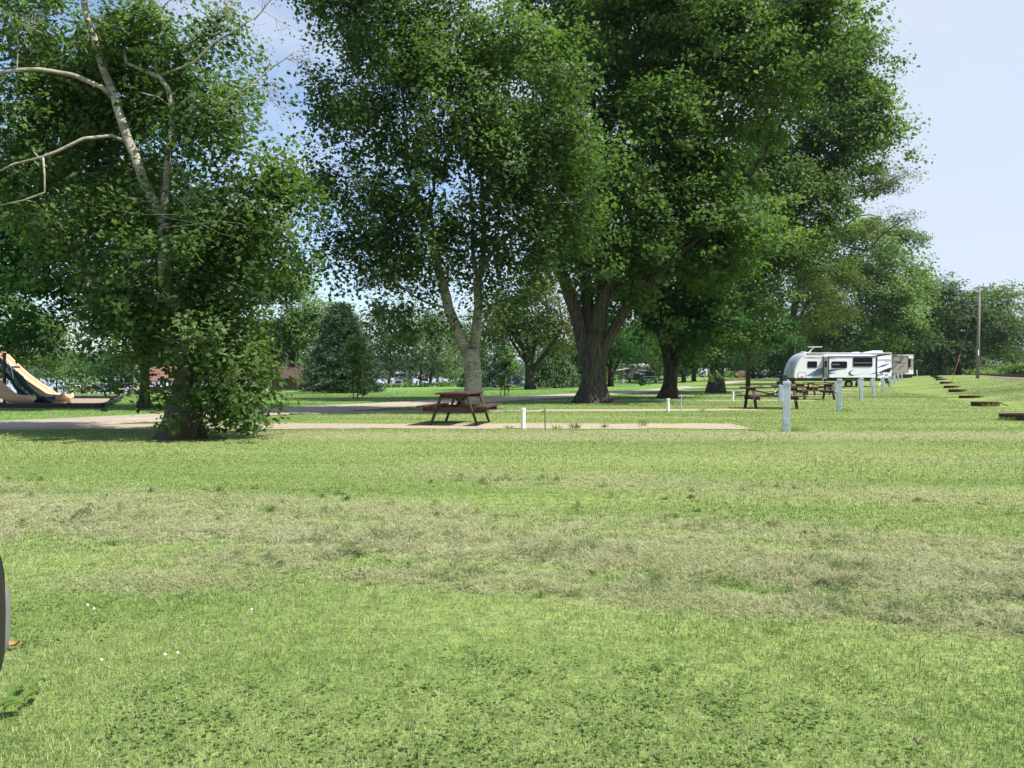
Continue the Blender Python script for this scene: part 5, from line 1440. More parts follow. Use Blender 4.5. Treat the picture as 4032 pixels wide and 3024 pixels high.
def travel_trailer():
    Y0 = 69.8
    base = at(3128, Y0)
    t = empty('travel_trailer', base, 0, 'long white travel trailer with silver rounded nose, blue swooshes and a slide-out', 'travel trailer')
    f0 = lambda u, v: ((lambda p: (p.x, p.z))(P(u, v, Y0) - base))
    D = -.95
    fs = lambda u, v: ((lambda p: (p.x, p.z))(P(u, v, Y0 + D) - base))
    W = 2.45
    side = [(3128, 1489), (3127, 1478), (3131, 1455), (3139, 1432), (3152, 1411), (3166, 1398), (3178, 1392), (3511, 1392), (3511, 1489)]
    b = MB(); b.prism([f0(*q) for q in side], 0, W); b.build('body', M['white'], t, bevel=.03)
    # front cap: bulges forward of the body
    edge = [(3128, 1489), (3126, 1478), (3130, 1455), (3138, 1432), (3151, 1411), (3165, 1398), (3180, 1390.5)]
    b = MB(); vs = []; fcs = []; n = 11
    for (u, v) in edge:
        x, z = f0(u, v)
        for k in range(n):
            a = k / (n - 1) * 2 - 1
            vs.append((x - .34 * (1 - abs(a) ** 3) - .012, W / 2 + a * (W / 2 + .012), z))
    for i in range(len(edge) - 1):
        for k in range(n - 1): fcs.append((i * n + k, i * n + k + 1, (i + 1) * n + k + 1, (i + 1) * n + k))
    b.add(vs, fcs); cap = b.build('front_cap', M['silver'], t, smooth=True)
    so = cap.modifiers.new('thick', 'SOLIDIFY'); so.thickness = .02
    # crease line on cap
    b = MB(); b.tube([(f0(3129, 1455)[0] - .16, .12, f0(0, 1455)[1]), (f0(3138, 1432)[0] - .26, .3, f0(0, 1432)[1]), (f0(3165, 1398)[0] - .2, .5, f0(0, 1398)[1])], .012, 5); b.build('cap_crease', M['grey'], cap)
    # roof
    x0, z0 = f0(3176, 1391.8); x1 = f0(3512, 0)[0]
    b = MB(); b.box(((x0 + x1) / 2, W / 2, z0 + .035), (x1 - x0, W + .06, .07)); b.build('roof', M['white_roof'], t, bevel=.02)
    b = MB(); b.box(((x0 + x1) / 2, -.022, z0 - .03), (x1 - x0, .03, .035)); b.build('awning_rail', M['black'], t)
    # underframe
    xa, za = f0(3128, 1489); xb, zb = f0(3511, 1500)
    b = MB(); b.box(((xa + xb) / 2, W / 2, (za + zb) / 2 - .004), (xb - xa - .02, W - .06, za - zb)); b.build('underframe', M['blackpl'], t)
    b = MB(); b.beam((xa - 1.2, W / 2, .45), (xa + .1, W / 2 - .7, .5), .1, .12); b.beam((xa - 1.2, W / 2, .45), (xa + .1, W / 2 + .7, .5), .1, .12)
    b.tube([(xa - 1.05, W / 2, .05), (xa - 1.05, W / 2, .75)], .045, 8); b.box((xa - .55, W / 2, .62), (.5, .75, .3)); b.build('hitch', M['blackpl'], t)
    # wheels
    for u in (3343, 3386):
        x = f0(u, 0)[0]
        wheel(t, (x, .17, .345), .345, .24); wheel(t, (x, W - .17, .345), .345, .24)
    xw0, xw1 = f0(3318, 0)[0], f0(3412, 0)[0]
    b = MB(); b.tube([(xw0, -.03, .62), (xw0 + .22, -.03, .80), (xw1 - .22, -.03, .80), (xw1, -.03, .62)], .035, 8); b.build('fender_trim', M['alu'], t)
    for u in (3165, 3440, 3500): b = MB(); x = f0(u, 0)[0]; b.beam((x, .2, .5), (x + .12, .2, .0), .06, .05, up=(0, 1, 0)); b.build('stabiliser', M['blackpl'], t)
    # slide-out
    xs0, xs1 = fs(3261, 0)[0], fs(3454, 0)[0]; zs0, zs1 = fs(0, 1489)[1], fs(0, 1402)[1]
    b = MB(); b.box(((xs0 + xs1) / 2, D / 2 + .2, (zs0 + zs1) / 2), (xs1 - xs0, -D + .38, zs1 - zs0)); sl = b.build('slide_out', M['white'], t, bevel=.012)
    zt = zs1
    b = MB()
    b.box((xs0 + .045, D - .012, (zs0 + zs1) / 2), (.09, .03, zs1 - zs0)); b.box((xs1 - .045, D - .012, (zs0 + zs1) / 2), (.10, .03, zs1 - zs0)); b.box(((xs0 + xs1) / 2, D - .0115, zt - .045), (xs1 - xs0 - .19, .03, .09))
    b.box(((xs0 + xs1) / 2, D - .0115, zs0 + .03), (xs1 - xs0 - .19, .026, .06))
    b.build('frame_trim', M['black'], sl)
    b = MB(); b.box((xs0 - .006, D / 2, (zs0 + zs1) / 2), (.012, -D - .1, zs1 - zs0 - .08)); b.build('end_panel', M['offwhite'], sl)
    b = MB(); b.prism([(D / 2 - .24, fs(0, 1446)[1]), (D / 2 + .26, fs(0, 1446)[1]), (D / 2 + .26, fs(0, 1421)[1]), (D / 2 - .24, fs(0, 1421)[1])], -xs0 + .012, -xs0 + .03)
    b.v = [(-y, x, z) for x, y, z in b.v]; b.build('window', M['glass'], sl)
    b = MB(); x = f0(3241, 0)[0]; b.box((x, -.02, (zs0 + zs1) / 2 + .02), (.06, .04, zs1 - zs0 + .05)); b.build('frame_trim', M['black'], sl)
    # windows
    def win(name, q, f, y, par, r=3):
        b = MB(); b.prism(rounded(*q, r + 1, f), y - .03, y); o = b.build(name, M['black'], par)
        q2 = (q[0] + 1.1, q[1] + 1.1, q[2] - 1.1, q[3] - 1.1)
        b = MB(); b.prism(rounded(*q2, r, f), y - .036, y - .028); b.build('pane', M['glass'], o)
        return o
    win('window', (3179, 1422.5, 3217, 1448), f0, 0, t)
    w2 = win('window', (3274, 1423, 3335, 1449.5), fs, D, sl); w3 = win('window', (3359, 1407.5, 3435, 1443.5), fs, D, sl)
    for w_, q in ((w2, (3276, 1434.5, 3303, 1436)), (w3, (3361, 1428, 3433, 1429.6))):
        (xa_, za_), (xb_, zb_) = fs(q[0], q[1]), fs(q[2], q[3])
        b = MB(); b.box(((xa_ + xb_) / 2, D - .042, (za_ + zb_) / 2), (xb_ - xa_, .012, .035)); b.build('rail', M['alu'], w_)
    for w_, u, v0, v1 in ((w2, 3304, 1425, 1447), (w3, 3397, 1430, 1442)):
        x = fs(u, 0)[0]; b = MB(); b.box((x, D - .040, (fs(0, v0)[1] + fs(0, v1)[1]) / 2), (.03, .01, fs(0, v0)[1] - fs(0, v1)[1])); b.build('mullion', M['black'], w_)
    # storage hatch
    b = MB(); q = rounded(3141, 1467, 3173, 1488, 4, f0); b.prism(q, -.018, 0); h = b.build('hatch', M['black'], t)
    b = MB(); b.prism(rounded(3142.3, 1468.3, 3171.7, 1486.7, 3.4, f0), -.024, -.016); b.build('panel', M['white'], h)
    (xh, zh) = f0(3157, 1483.5); b = MB(); b.box((xh, -.03, zh), (.12, .02, .1)); b.build('latch', M['black'], h)
    # painted swooshes
    def decal(mat, poly, f, y, par, name='stripe'):
        b = MB(); b.prism([f(*q) for q in poly], y - .006, y - .001); b.build(name, M[mat], par)
    decal('navy', [(3161, 1408), (3185, 1407), (3240, 1408.5), (3240, 1410.2), (3205, 1410.5), (3190, 1411.2)], f0, 0, t)
    decal('blue', [(3172, 1481), (3200, 1466), (3240, 1452), (3240, 1468), (3215, 1480)], f0, 0, t)
    decal('navy', [(3172, 1481), (3200, 1464.5), (3222, 1453.5), (3240, 1446.5), (3240, 1450), (3202, 1466)], f0, -.007, t)
    decal('decalgrey', [(3205, 1479), (3222, 1469), (3240, 1463), (3240, 1475), (3222, 1479.5)], f0, -.007, t)
    decal('blue', [(3264, 1458), (3310, 1452), (3264, 1468)], fs, D, sl)
    decal('navy', [(3264, 1456), (3295, 1453.5), (3326, 1451.5), (3296, 1456), (3264, 1461)], fs, D - .006, sl)
    decal('navy', [(3264, 1469), (3296, 1466.5), (3264, 1473)], fs, D - .006, sl)
    decal('navy', [(3264, 1408.5), (3294, 1412), (3264, 1411)], fs, D, sl)
    decal('navy', [(3364, 1454.5), (3350, 1459), (3341, 1467), (3342, 1474), (3350, 1479), (3363, 1480), (3352, 1475), (3347, 1469), (3350, 1462)], fs, D, sl)
    decal('white_roof', [(3356, 1462), (3352, 1471), (3362, 1477), (3384, 1473), (3412, 1462), (3385, 1469), (3364, 1473)], fs, D, sl)
    decal('navy', [(3452, 1397), (3511, 1392.6), (3500, 1396), (3452, 1405)], f0, 0, t)
    decal('navy', [(3452, 1449), (3475, 1438), (3505, 1430), (3480, 1443)], f0, 0, t)
    decal('blue', [(3456, 1446), (3476, 1436), (3490, 1434), (3474, 1442)], f0, -.007, t)
    decal('navy', [(3452, 1470), (3480, 1456), (3510, 1446), (3510, 1456), (3478, 1466)], f0, 0, t)
    decal('navy', [(3424, 1473.5), (3450, 1466), (3450, 1469)], fs, D, sl)
    x, z = f0(3481, 1417); text('lettering', 'Remington', 'decalgrey', t, (x, -.008, z), .34)
    # rear service panel
    for q, mt in (((3483, 1455, 3505, 1465), 'black'), ((3452, 1473, 3463, 1481), 'decalgrey'), ((3485, 1472, 3497, 1480), 'grey')):
        b = MB(); b.prism(rounded(*q, 1.5, f0), -.02, -.004); b.build('service_hatch', M[mt], t)
    for u, v in ((3468, 1470), (3474, 1470), (3468, 1476), (3476, 1474)):
        x, z = f0(u, v); b = MB(); b.lathe([(0, -.03), (.045, -.03), (.05, 0)], 10, (x, 0, z), 'y'); b.build('socket', M['black'], t)
    x, z = f0(3511.5, 0)[0], f0(0, 1402)[1]; b = MB(); b.box((x - .3, .04, .62), (.55, .08, .45)); b.build('bumper_box', M['blackpl'], t)
    # roof equipment
    zr = z0 + .07
    for u, l, h in ((3392, .5, .10), (3440, .55, .12), (3474, 1.0, .22)):
        x = f0(u, 0)[0]; b = MB(); b.box((x, W * .5, zr + h / 2), (l, .6, h)); b.build('roof_vent', M['white_roof'], t, bevel=.04)
    x = f0(3178, 0)[0]; b = MB(); b.lathe([(.42, 0), (.38, .1), (.2, .17), (0, .19)], 16, (x + .15, W * .5, zr - .03)); b.build('roof_dome', M['grey'], t, smooth=True)
    xa_, xm = f0(3198, 0)[0], f0(3222, 0)[0]
    b = MB(); b.beam((xa_, W * .4, zr), (xm, W * .4, zr + .55), .07, .05); b.box((xm + .1, W * .4, zr + .58), (1.3, .18, .05)); b.tube([(xa_ + .3, W * .45, zr), (xa_ + .3, W * .45, zr + .3)], .02, 6); b.build('antenna', M['white_roof'], t)
    xa_, xm = f0(3255, 0)[0], f0(3290, 0)[0]
    b = MB(); b.beam((xa_, W * .4, zr), (xa_ + .35, W * .4, zr + .42), .04, .04); b.beam((xa_ + .3, W * .4, zr + .44), (xm, W * .4, zr + .42), .05, .05); b.tube([(xm, W * .4, zr), (xm - .2, W * .4, zr + .42)], .025, 6); b.tube([(xa_, W * .4, zr + .05), (xm, W * .4, zr + .38)], .02, 6); b.box(((xa_ + xm) / 2, W * .4, zr + .08), (.6, .3, .16)); b.build('satellite_mount', M['blackpl'], t)
    # drain hose
    x, z = f0(3471, 1490); x2 = f0(3446, 0)[0]
    o = empty('drain_hose', base + Vector((x2, -.5, 0)), 0, 'white drain hose running down from the travel trailer to the ground', 'hose')
    b = MB(); b.tube([(x - x2, .45, z), ((x - x2) * .5, .2, z * .45), (0, 0, .03)], .05, 8); b.build('hose', M['pvc'], o, smooth=True)
    x = f0(3225, 0)[0]
    o = empty('folding_step', base + Vector((x, -1.3, 0)), 0, 'small folding chair frame with blue seat beside the travel trailer', 'chair')
    b = MB(); b.tube([(-.2, 0, 0), (-.2, 0, .75), (-.05, 0, .95), (.1, 0, .85)], .025, 6); b.tube([(.35, 0, 0), (-.2, .3, .5)], .02, 6); b.build('frame', M['pvc'], o)
    b = MB(); b.beam((-.05, .1, .62), (.5, .1, .38), .4, .03); b.build('seat', M['blue'], o)


travel_trailer()


def box_trailer(name, label, u0, u1, v0, v1, Y, depth, body='white', cat='travel trailer', wins=(), side=None, stripes=(), under=True, roofm='white_roof', wheels=(), extra=None, siding=False, group=None):
    """a camper whose flat face towards us spans u0..u1, v0..v1 in the photograph at distance Y, running back by depth"""
    base = at((u0 + u1) / 2, Y); t = empty(name, base, 0, label, cat, group)
    f = lambda u, v: ((lambda p: (p.x, p.z))(P(u, v, Y) - base))
    (xa, zt), (xb, zb) = f(u0, v0), f(u1, v1); zb = max(zb, .35)
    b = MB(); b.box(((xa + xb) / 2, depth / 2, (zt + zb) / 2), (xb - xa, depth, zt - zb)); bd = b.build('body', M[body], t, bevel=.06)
    if siding:
        b = MB()
        for z in np.arange(zb + .2, zt - .1, .2): b.box(((xa + xb) / 2, depth / 2, z), (xb - xa + .02, depth + .02, .022))
        b.build('siding', M['decalgrey'] if body == 'grey' else M['grey'], bd)
    b = MB(); b.box(((xa + xb) / 2, depth / 2, zt + .03), (xb - xa + .06, depth + .06, .07)); b.build('roof', M[roofm], t, bevel=.02)
    if under:
        b = MB(); b.box(((xa + xb) / 2, depth / 2, zb / 2 + .06), (xb - xa - .2, depth - .3, max(.1, zb - .15))); b.build('underframe', M['blackpl'], t)
    for (q, mt) in stripes:
        b = MB(); b.prism([f(*p) for p in q], -.012, -.002); b.build('stripe', M[mt], t)
    for q in wins:
        b = MB(); b.prism(rounded(*q, 1.2, f), -.025, -.003); w = b.build('window', M['black'], t)
        b = MB(); b.prism(rounded(q[0] + .6, q[1] + .6, q[2] - .6, q[3] - .6, .8, f), -.034, -.022); b.build('pane', M['glass'], w)
    for dx in wheels:
        for yy in (.15, depth - .15): wheel(t, (dx, yy, .34), .34, .22)
    if extra: extra(t, f, depth)
    return t


def second(t, f, D):
    (xa, zt), (xb, zb) = f(3500, 1402), f(3567, 1468)
    b = MB(); b.box(((xa + xb) / 2, -.35, (zt + zb) / 2), (xb - xa, .7, zt - zb)); s = b.build('slide_out', M['taupe'], t, bevel=.02)
    b = MB(); b.box((xb - .03, -.71, (zt + zb) / 2), (.07, .02, zt - zb)); b.box(((xa + xb) / 2 - .05, -.712, zt - .03), (xb - xa - .1, .02, .06)); b.build('frame_trim', M['black'], s)
    g = lambda u, v: ((lambda p: (p.x, p.z))(P(u, v, 110 - .7) - t.location))
    b = MB(); b.prism([g(*q) for q in ((3512, 1430), (3540, 1428), (3566, 1428), (3566, 1429.5), (3540, 1430))], -.712, -.702); b.build('stripe', M['black'], s)
    b = MB(); b.tube([(g(u, v)[0], -.71, g(u, v)[1]) for u, v in ((3514, 1428), (3520, 1421), (3526, 1420), (3530, 1422), (3536, 1419.5), (3543, 1420), (3548, 1424), (3541, 1427), (3533, 1425), (3524, 1428), (3552, 1427))], .03, 4); b.build('emblem', M['black'], s)


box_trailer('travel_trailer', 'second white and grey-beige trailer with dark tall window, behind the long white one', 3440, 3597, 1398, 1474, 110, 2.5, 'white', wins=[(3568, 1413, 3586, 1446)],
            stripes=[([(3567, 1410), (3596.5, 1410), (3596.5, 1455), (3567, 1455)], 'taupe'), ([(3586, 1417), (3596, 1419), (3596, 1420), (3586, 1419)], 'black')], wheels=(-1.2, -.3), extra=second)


def fifth_wheel(label, u0, u1, vt, Y, side, cap, text_=None, awn=1, L=10.5, tanslide=False, nsight=0):
    """camper with raised front, facing us; side: material of the flanks; awn: +1 awning on our left, -1 on our right"""
    base = at((u0 + u1) / 2, Y); t = empty('fifth_wheel_camper', base, 0, label, 'camper')
    W = (u1 - u0) / F * Y; Ht = P(0, vt, Y).z - base.z
    prof = [(1.9, .75), (L, .75), (L, Ht - .05), (1.0, Ht), (.35, Ht - .25), (.06, Ht - .85), (.12, Ht * .52), (.9, Ht * .44), (1.9, Ht * .44)]
    b = MB(); b.prism(prof, -W / 2, W / 2); b.v = [(y, x, z) for x, y, z in b.v]; b.build('body', M[side], t, bevel=.08)
    f = lambda y: None
    b = MB()
    b.add([(-W * .46, .20, Ht - .42), (W * .46, .20, Ht - .42), (W * .47, .0, Ht - .85), (-W * .47, .0, Ht - .85), (-W * .46, .05, Ht * .62), (W * .46, .05, Ht * .62), (0, .02, Ht * .50)], [(0, 1, 2, 3), (3, 2, 5, 4), (4, 5, 6)])
    c = b.build('front_cap', M[cap], t); so = c.modifiers.new('thick', 'SOLIDIFY'); so.thickness = .05
    b = MB()
    for s in (-1, 1): b.beam((s * W * .46, -.02, Ht * .60), (0, -.03, Ht * .47), .03, .30, up=(0, 0, 1))
    b.build('v_stripe', M['taupe'] if cap == 'black' else M['offwhite'], t)
    b = MB(); b.box((0, L / 2 + .6, Ht + .03), (W * .96, L - 1.2, .08)); b.build('roof', M['white_roof'], t, bevel=.03)
    for x in (-.3, .4): b = MB(); b.box((x, 1.8 + x, Ht + .13), (.5, .6, .16)); b.build('roof_vent', M['white_roof'], t, bevel=.04)
    b = MB(); b.box((0, L / 2 + .9, .58), (W - .2, L - 2, .3)); b.build('underframe', M['blackpl'], t)
    for y in (L * .6, L * .7):
        for s in (-1, 1): wheel(t, (s * (W / 2 - .14), y, .38), .38, .24, 'x')
    for s in (-1, 1): b = MB(); b.box((s * .8, 2.1, .4), (.1, .1, .8)); b.build('landing_leg', M['blackpl'], t)
    if text_: text('lettering', text_, 'white', t, (0, -.06, Ht - 1.0), .44, (90, 0, 0), 0, .006)
    # awning
    s = -awn
    x0 = s * W / 2
    b = MB(); b.add([(x0, 3, Ht - .55), (x0, 9, Ht - .55), (x0 + s * 2.4, 9, Ht - .95), (x0 + s * 2.4, 3, Ht - .95)], [(0, 1, 2, 3)]); a = b.build('awning', M['offwhite'] if cap == 'black' else M['blackpl'], t); so = a.modifiers.new('thick', 'SOLIDIFY'); so.thickness = .03
    b = MB(); b.tube([(x0 + s * 2.4, 2.9, Ht - .95), (x0 + s * 2.4, 9.1, Ht - .95)], .06, 8)
    for y in (3, 9): b.tube([(x0 + s * 2.35, y, Ht - .97), (x0 + s * .04, y, Ht - 2.2)], .03, 6)
    b.build('awning_arm', M['grey'], t)
    # door and side windows on the awning side, slide-out on the far flank
    b = MB(); b.box((x0 + s * .012, 4.4, 1.75), (.03, .75, 1.9)); d = b.build('door', M['grey'] if cap == 'black' else M['white'], t)
    b = MB(); b.box((x0 + s * .032, 4.4, 2.2), (.02, .45, .7)); b.build('pane', M['glass'], d)
    for y in (6, 8): b = MB(); b.box((x0 + s * .012, y, 2.1), (.03, 1.0, .6)); b.build('window', M['glass'], t)
    if tanslide:
        b = MB(); b.box((x0 + s * .25, 9.6, 1.7), (.5, 1.5, 2.0)); b.build('slide_out', M['ltan'], t, bevel=.02)
    x1 = -x0
    b = MB(); b.box((x1 - s * .30, 5.5, 1.9), (.62, 3.4, 1.9)); so_ = b.build('slide_out', M[side], t, bevel=.02)
    b = MB(); b.box((x1 - s * .3, 3.79, 2.2), (.4, .03, .55)); b.build('window', M['glass'], so_)
    return t


fifth_wheel('dark-nosed fifth wheel camper with open awning behind the pickup, beneath the trees', 2500, 2560, 1436, 130, 'shadetaupe', 'black', 'COUGAR', 1, 10.5, True)
fwc = fifth_wheel('cream fifth wheel camper with dark nose parked at the river, awning open at left', 1552, 1600, 1463, 165, 'offwhite', 'navy', None, 1, 10)
b = MB()
b.lathe([(.62, 0), (.68, -.03), (.55, -.03), (.58, 0)], 24, (0, 0, 0), 'y'); b.v = [(x, y, z * .38) for x, y, z in b.v]
b.tube([(-.75 + .12 * k, -.04, .38 + .07 * math.sin(k * 2.1)) for k in range(14)], .045, 4)
o = b.build('emblem', M['offwhite'], fwc); o.location = (0, -.05, 1.95)
b = MB(); b.tube([(-.9, 2.5, 3.3), (-.9, 2.5, 4.0)], .03, 6); b.box((-1., 2.5, 4.02), (.35, .15, .08)); b.build('antenna', M['white_roof'], fwc)


def park_ext(t, f, D):
    (xa, za), (xb, zb) = f(2738, 1476), f(2762, 1471)
    b = MB(); b.add([(xa, .2, za), (xa, 3, za), (xb, 3, zb), (xb, .2, zb)], [(0, 1, 2, 3)]); o = b.build('side_awning', M['ltan'], t); o.modifiers.new('thick', 'SOLIDIFY').thickness = .05
    b = MB(); b.tube([(xa, .3, za), (xa, .3, .0)], .04, 6); b.build('awning_post', M['grey'], t)
    (xa, za), (xb, zb) = f(2857, 1457), f(2892, 1463)
    b = MB(); b.add([(xa, .2, za), (xa, 4, za), (xb, 4, zb), (xb, .2, zb)], [(0, 1, 2, 3)]); o = b.build('awning', M['taupe'], t); o.modifiers.new('thick', 'SOLIDIFY').thickness = .05
    b = MB(); b.tube([(xb, .3, zb), (xa, .3, za - 1.2)], .04, 6); b.build('awning_arm', M['grey'], t)
    (xa, za), (xb, zb) = f(2774, 1461), f(2778, 1490)
    b = MB(); b.box(((xa + xb) / 2, -.02, (za + zb) / 2), (xb - xa + .3, .03, za - zb)); b.build('door', M['decalgrey'], t)


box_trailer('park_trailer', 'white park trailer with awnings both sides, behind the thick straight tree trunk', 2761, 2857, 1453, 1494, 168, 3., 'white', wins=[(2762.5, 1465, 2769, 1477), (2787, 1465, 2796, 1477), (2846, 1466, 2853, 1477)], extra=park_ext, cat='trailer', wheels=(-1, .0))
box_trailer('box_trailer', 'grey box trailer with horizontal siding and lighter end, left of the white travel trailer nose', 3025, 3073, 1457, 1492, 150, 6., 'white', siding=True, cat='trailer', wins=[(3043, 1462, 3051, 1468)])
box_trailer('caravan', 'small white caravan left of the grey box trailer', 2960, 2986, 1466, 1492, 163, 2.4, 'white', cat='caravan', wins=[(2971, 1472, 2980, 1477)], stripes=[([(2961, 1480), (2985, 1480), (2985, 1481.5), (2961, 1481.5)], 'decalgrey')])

# dome tent
t = empty('tent', at(2922, 155), 0, 'red-brown dome tent with orange end between the trunks', 'tent')
b = MB(); vs = []; fc = []
for i in range(9):
    a = i / 8 * math.pi
    for k in range(9):
        e = k / 8 * math.pi
        vs.append((-1.9 * math.cos(a), -1.2 * math.cos(e) * math.sin(a) ** .5, 1.5 * math.sin(e) * math.sin(a) ** .5))
for i in range(8):
    for k in range(8): fc.append((i * 9 + k, i * 9 + k + 1, i * 9 + 10 + k, i * 9 + 9 + k))
b.add(vs, fc); b.build('canopy', M['brown'], t, smooth=True)
b = MB(); b.lathe([(0, -.02), (.5, -.02), (.5, .0)], 16, (-.9, -1.1, .55), 'y'); b.build('door', M['orange'], t)


def car(label, u, Y, rz, paint, kind='sedan', group='parked cars', name='parked_car', lights='white'):
    """front towards -y"""
    base = at(u, Y); t = empty(name, base, R(rz), label, 'pickup' if kind == 'pickup' else 'car', group)
    dims = {'sedan': (4.7, 1.8, 1.45, .80), 'suv': (4.7, 1.9, 1.72, .98), 'pickup': (5.9, 2.05, 1.92, 1.18)}
    L, W, Hh, hb = dims[kind]
    gc = .24 if kind == 'sedan' else .38
    hood = hb - .05
    body = [(0, gc), (-.04, gc + .3), (.06, hood - .16), (.35, hood - .04), (L * .27, hood + .06), (L * .28, hb), (L - .2, hb), (L, hb - .14), (L, gc)]
    n = MB(); n.prism(body, -W / 2, W / 2); n.v = [(y, x - L / 2, z) for x, y, z in n.v]; n.build('body', M[paint], t, bevel=.09)
    c0, c1 = (L * .27, L * .88) if kind == 'sedan' else ((L * .26, L * .99) if kind == 'suv' else (L * .28, L * .66))
    r0, r1 = (c0 + .85, c1 - .75) if kind == 'sedan' else (c0 + .75, c1 - .2)
    def frus(a0, a1, b0, b1, w0, w1, z0, z1):
        return [(-w0, a0, z0), (w0, a0, z0), (w0, a1, z0), (-w0, a1, z0), (-w1, b0, z1), (w1, b0, z1), (w1, b1, z1), (-w1, b1, z1)]
    fc = [(0, 1, 2, 3), (4, 7, 6, 5), (0, 4, 5, 1), (1, 5, 6, 2), (2, 6, 7, 3), (3, 7, 4, 0)]
    s = L / 2
    b = MB(); b.add(frus(c0 - s, c1 - s, r0 - s, r1 - s, W * .47, W * .36, hb - .02, Hh), fc); cab = b.build('cabin', M[paint], t, bevel=.04)
    lerp = lambda a, b_, k: a + (b_ - a) * k
    # glass: windscreen, rear window, sides
    def quad(name, pts, off):
        b = MB(); b.add([Vector(p) + Vector(off) for p in pts] , [(0, 1, 2, 3)]); o = b.build(name, M['glass'], t); o.modifiers.new('thick', 'SOLIDIFY').thickness = .012
    def front(k0, k1, w):
        return [(-lerp(W * .47, W * .36, k0) * w, lerp(c0, r0, k0) - s, lerp(hb, Hh, k0)), (lerp(W * .47, W * .36, k0) * w, lerp(c0, r0, k0) - s, lerp(hb, Hh, k0)), (lerp(W * .47, W * .36, k1) * w, lerp(c0, r0, k1) - s, lerp(hb, Hh, k1)), (-lerp(W * .47, W * .36, k1) * w, lerp(c0, r0, k1) - s, lerp(hb, Hh, k1))]
    quad('windscreen', front(.1, .9, .9), (0, -.02, .01))
    for q in (-1, 1):
        x = lambda k: q * (lerp(W * .47, W * .36, k) + .012)
        quad('side_window', [(x(.15), lerp(c0, r0, .15) + .25 - s, lerp(hb, Hh, .15)), (x(.15), lerp(c1, r1, .15) - .2 - s, lerp(hb, Hh, .15)), (x(.85), lerp(c1, r1, .85) - .15 - s, lerp(hb, Hh, .85)), (x(.85), lerp(c0, r0, .85) + .15 - s, lerp(hb, Hh, .85))], (0, 0, 0))
        b = MB(); b.box((q * W * .36, -s - .03, hood - .22), (W * .20, .10, .16)); b.build('headlight', M['lens'], t, bevel=.03)
        b = MB(); b.box((q * (W / 2 + .09), c0 + .3 - s, hb + .08), (.18, .1, .14)); b.build('mirror', M[paint], t, bevel=.03)
        for yy in (.9, L - 1.0): wheel(t, (q * (W / 2 - .1), yy - s, .34 if kind == 'sedan' else .40), .34 if kind == 'sedan' else .40, .22, 'x')
    b = MB(); b.box((0, -s - .055, hood - .24), (W * .48, .06, .20 if kind != 'pickup' else .34)); g = b.build('grille', M['black'], t, bevel=.02)
    if kind == 'pickup':
        b = MB(); b.box((0, -s - .09, hood - .06), (W * .62, .04, .10)); b.box((0, -s - .09, hood - .42), (W * .62, .04, .08)); b.build('chrome_bar', M['alu'], g)
    b = MB(); b.box((0, -s - .06, gc + .14), (W * .94, .16, .20)); bp = b.build('bumper', M['alu'] if kind == 'pickup' else M[paint], t, bevel=.04)
    b = MB(); b.box((0, -s - .15, gc + .14), (.32, .02, .15)); b.build('number_plate', M['pvc'], bp)
    return t


car('dark blue-black pickup with chrome grille in front of the fifth wheel camper under the trees', 2560, 127, -14, 'darkpaint', 'pickup')
car('silver-lilac car parked in front of the river camper', 1571, 158, 0, 'silverpaint', 'sedan')
car('white car parked by the river left of the small rounded tree', 300, 133, 28, 'white', 'sedan')
car('grey car parked by the river, third from the left', 389, 136, 15, 'greypaint', 'sedan')
car('pale silver estate car parked rightmost in the row by the river', 444, 134, 10, 'silverpaint', 'suv')
car('dark pickup parked behind the blue spruce, right of the forked birch', 1922, 150, 6, 'darkpaint', 'pickup')
car('white car nosing out from behind the blue spruce', 1950, 146, 4, 'white', 'sedan')
car('dark van-like car parked right behind the twiggy olive tree trunk', 2113, 146, 0, 'darkpaint', 'suv')
car('white car far away beyond the railway line at right', 3910, 330, 80, 'white', 'sedan')
car('white car at the far right of the dark pickup, under the trees', 2592, 150, -60, 'white', 'sedan')

# red cargo cart, blue covered thing, maroon motorcycle
t = empty('trailer_cart', at(352, 132), R(15), 'small bright red cart between the rounded tree and the grey car', 'cart')
b = MB(); b.box((0, 0, .62), (.8, 1.4, .7)); b.build('box', M['redp'], t, bevel=.05)
for s in (-1, 1): wheel(t, (s * .48, .2, .25), .25, .14, 'x')
b = MB(); b.beam((0, -.7, .4), (0, -1.5, .35), .06, .06); b.build('tow_bar', M['black'], t)
t = empty('motorcycle', at(270, 130), R(40), 'blue motorcycle parked leftmost by the river', 'motorcycle')
def moto(t, mt):
    for y in (-.7, .7): wheel(t, (0, y, .31), .31, .13, 'x')
    b = MB(); b.beam((0, -.35, .75), (0, .1, .78), .28, .28); b.build('tank', M[mt], t, bevel=.06)
    b = MB(); b.beam((0, .1, .76), (0, .85, .82), .28, .12); b.build('seat', M['blackpl'], t, bevel=.04)
    b = MB(); b.box((0, 0, .42), (.3, .5, .36)); b.tube([(0, -.7, .31), (0, -.45, .95)], .04, 6); b.tube([(-.38, -.38, 1.02), (0, -.48, 1.0), (.38, -.38, 1.02)], .025, 6); b.build('frame', M['greypaint'], t, bevel=.02)
    b = MB(); b.beam((0, -.62, 1.0), (0, -.45, 1.3), .4, .02, up=(0, 1, 0)); b.build('windshield', M['lens'], t)
    b = MB(); b.box((0, .85, .95), (.4, .35, .3)); b.build('case', M[mt], t, bevel=.05)
moto(t, 'bluep')
t = empty('motorcycle', at(1530, 160), R(70), 'dark red motorcycle parked left of the river camper', 'motorcycle'); moto(t, 'redp')
t = empty('cool_box', at(1545, 158), 0, 'white cool box standing left of the silver-lilac car', 'cool box')
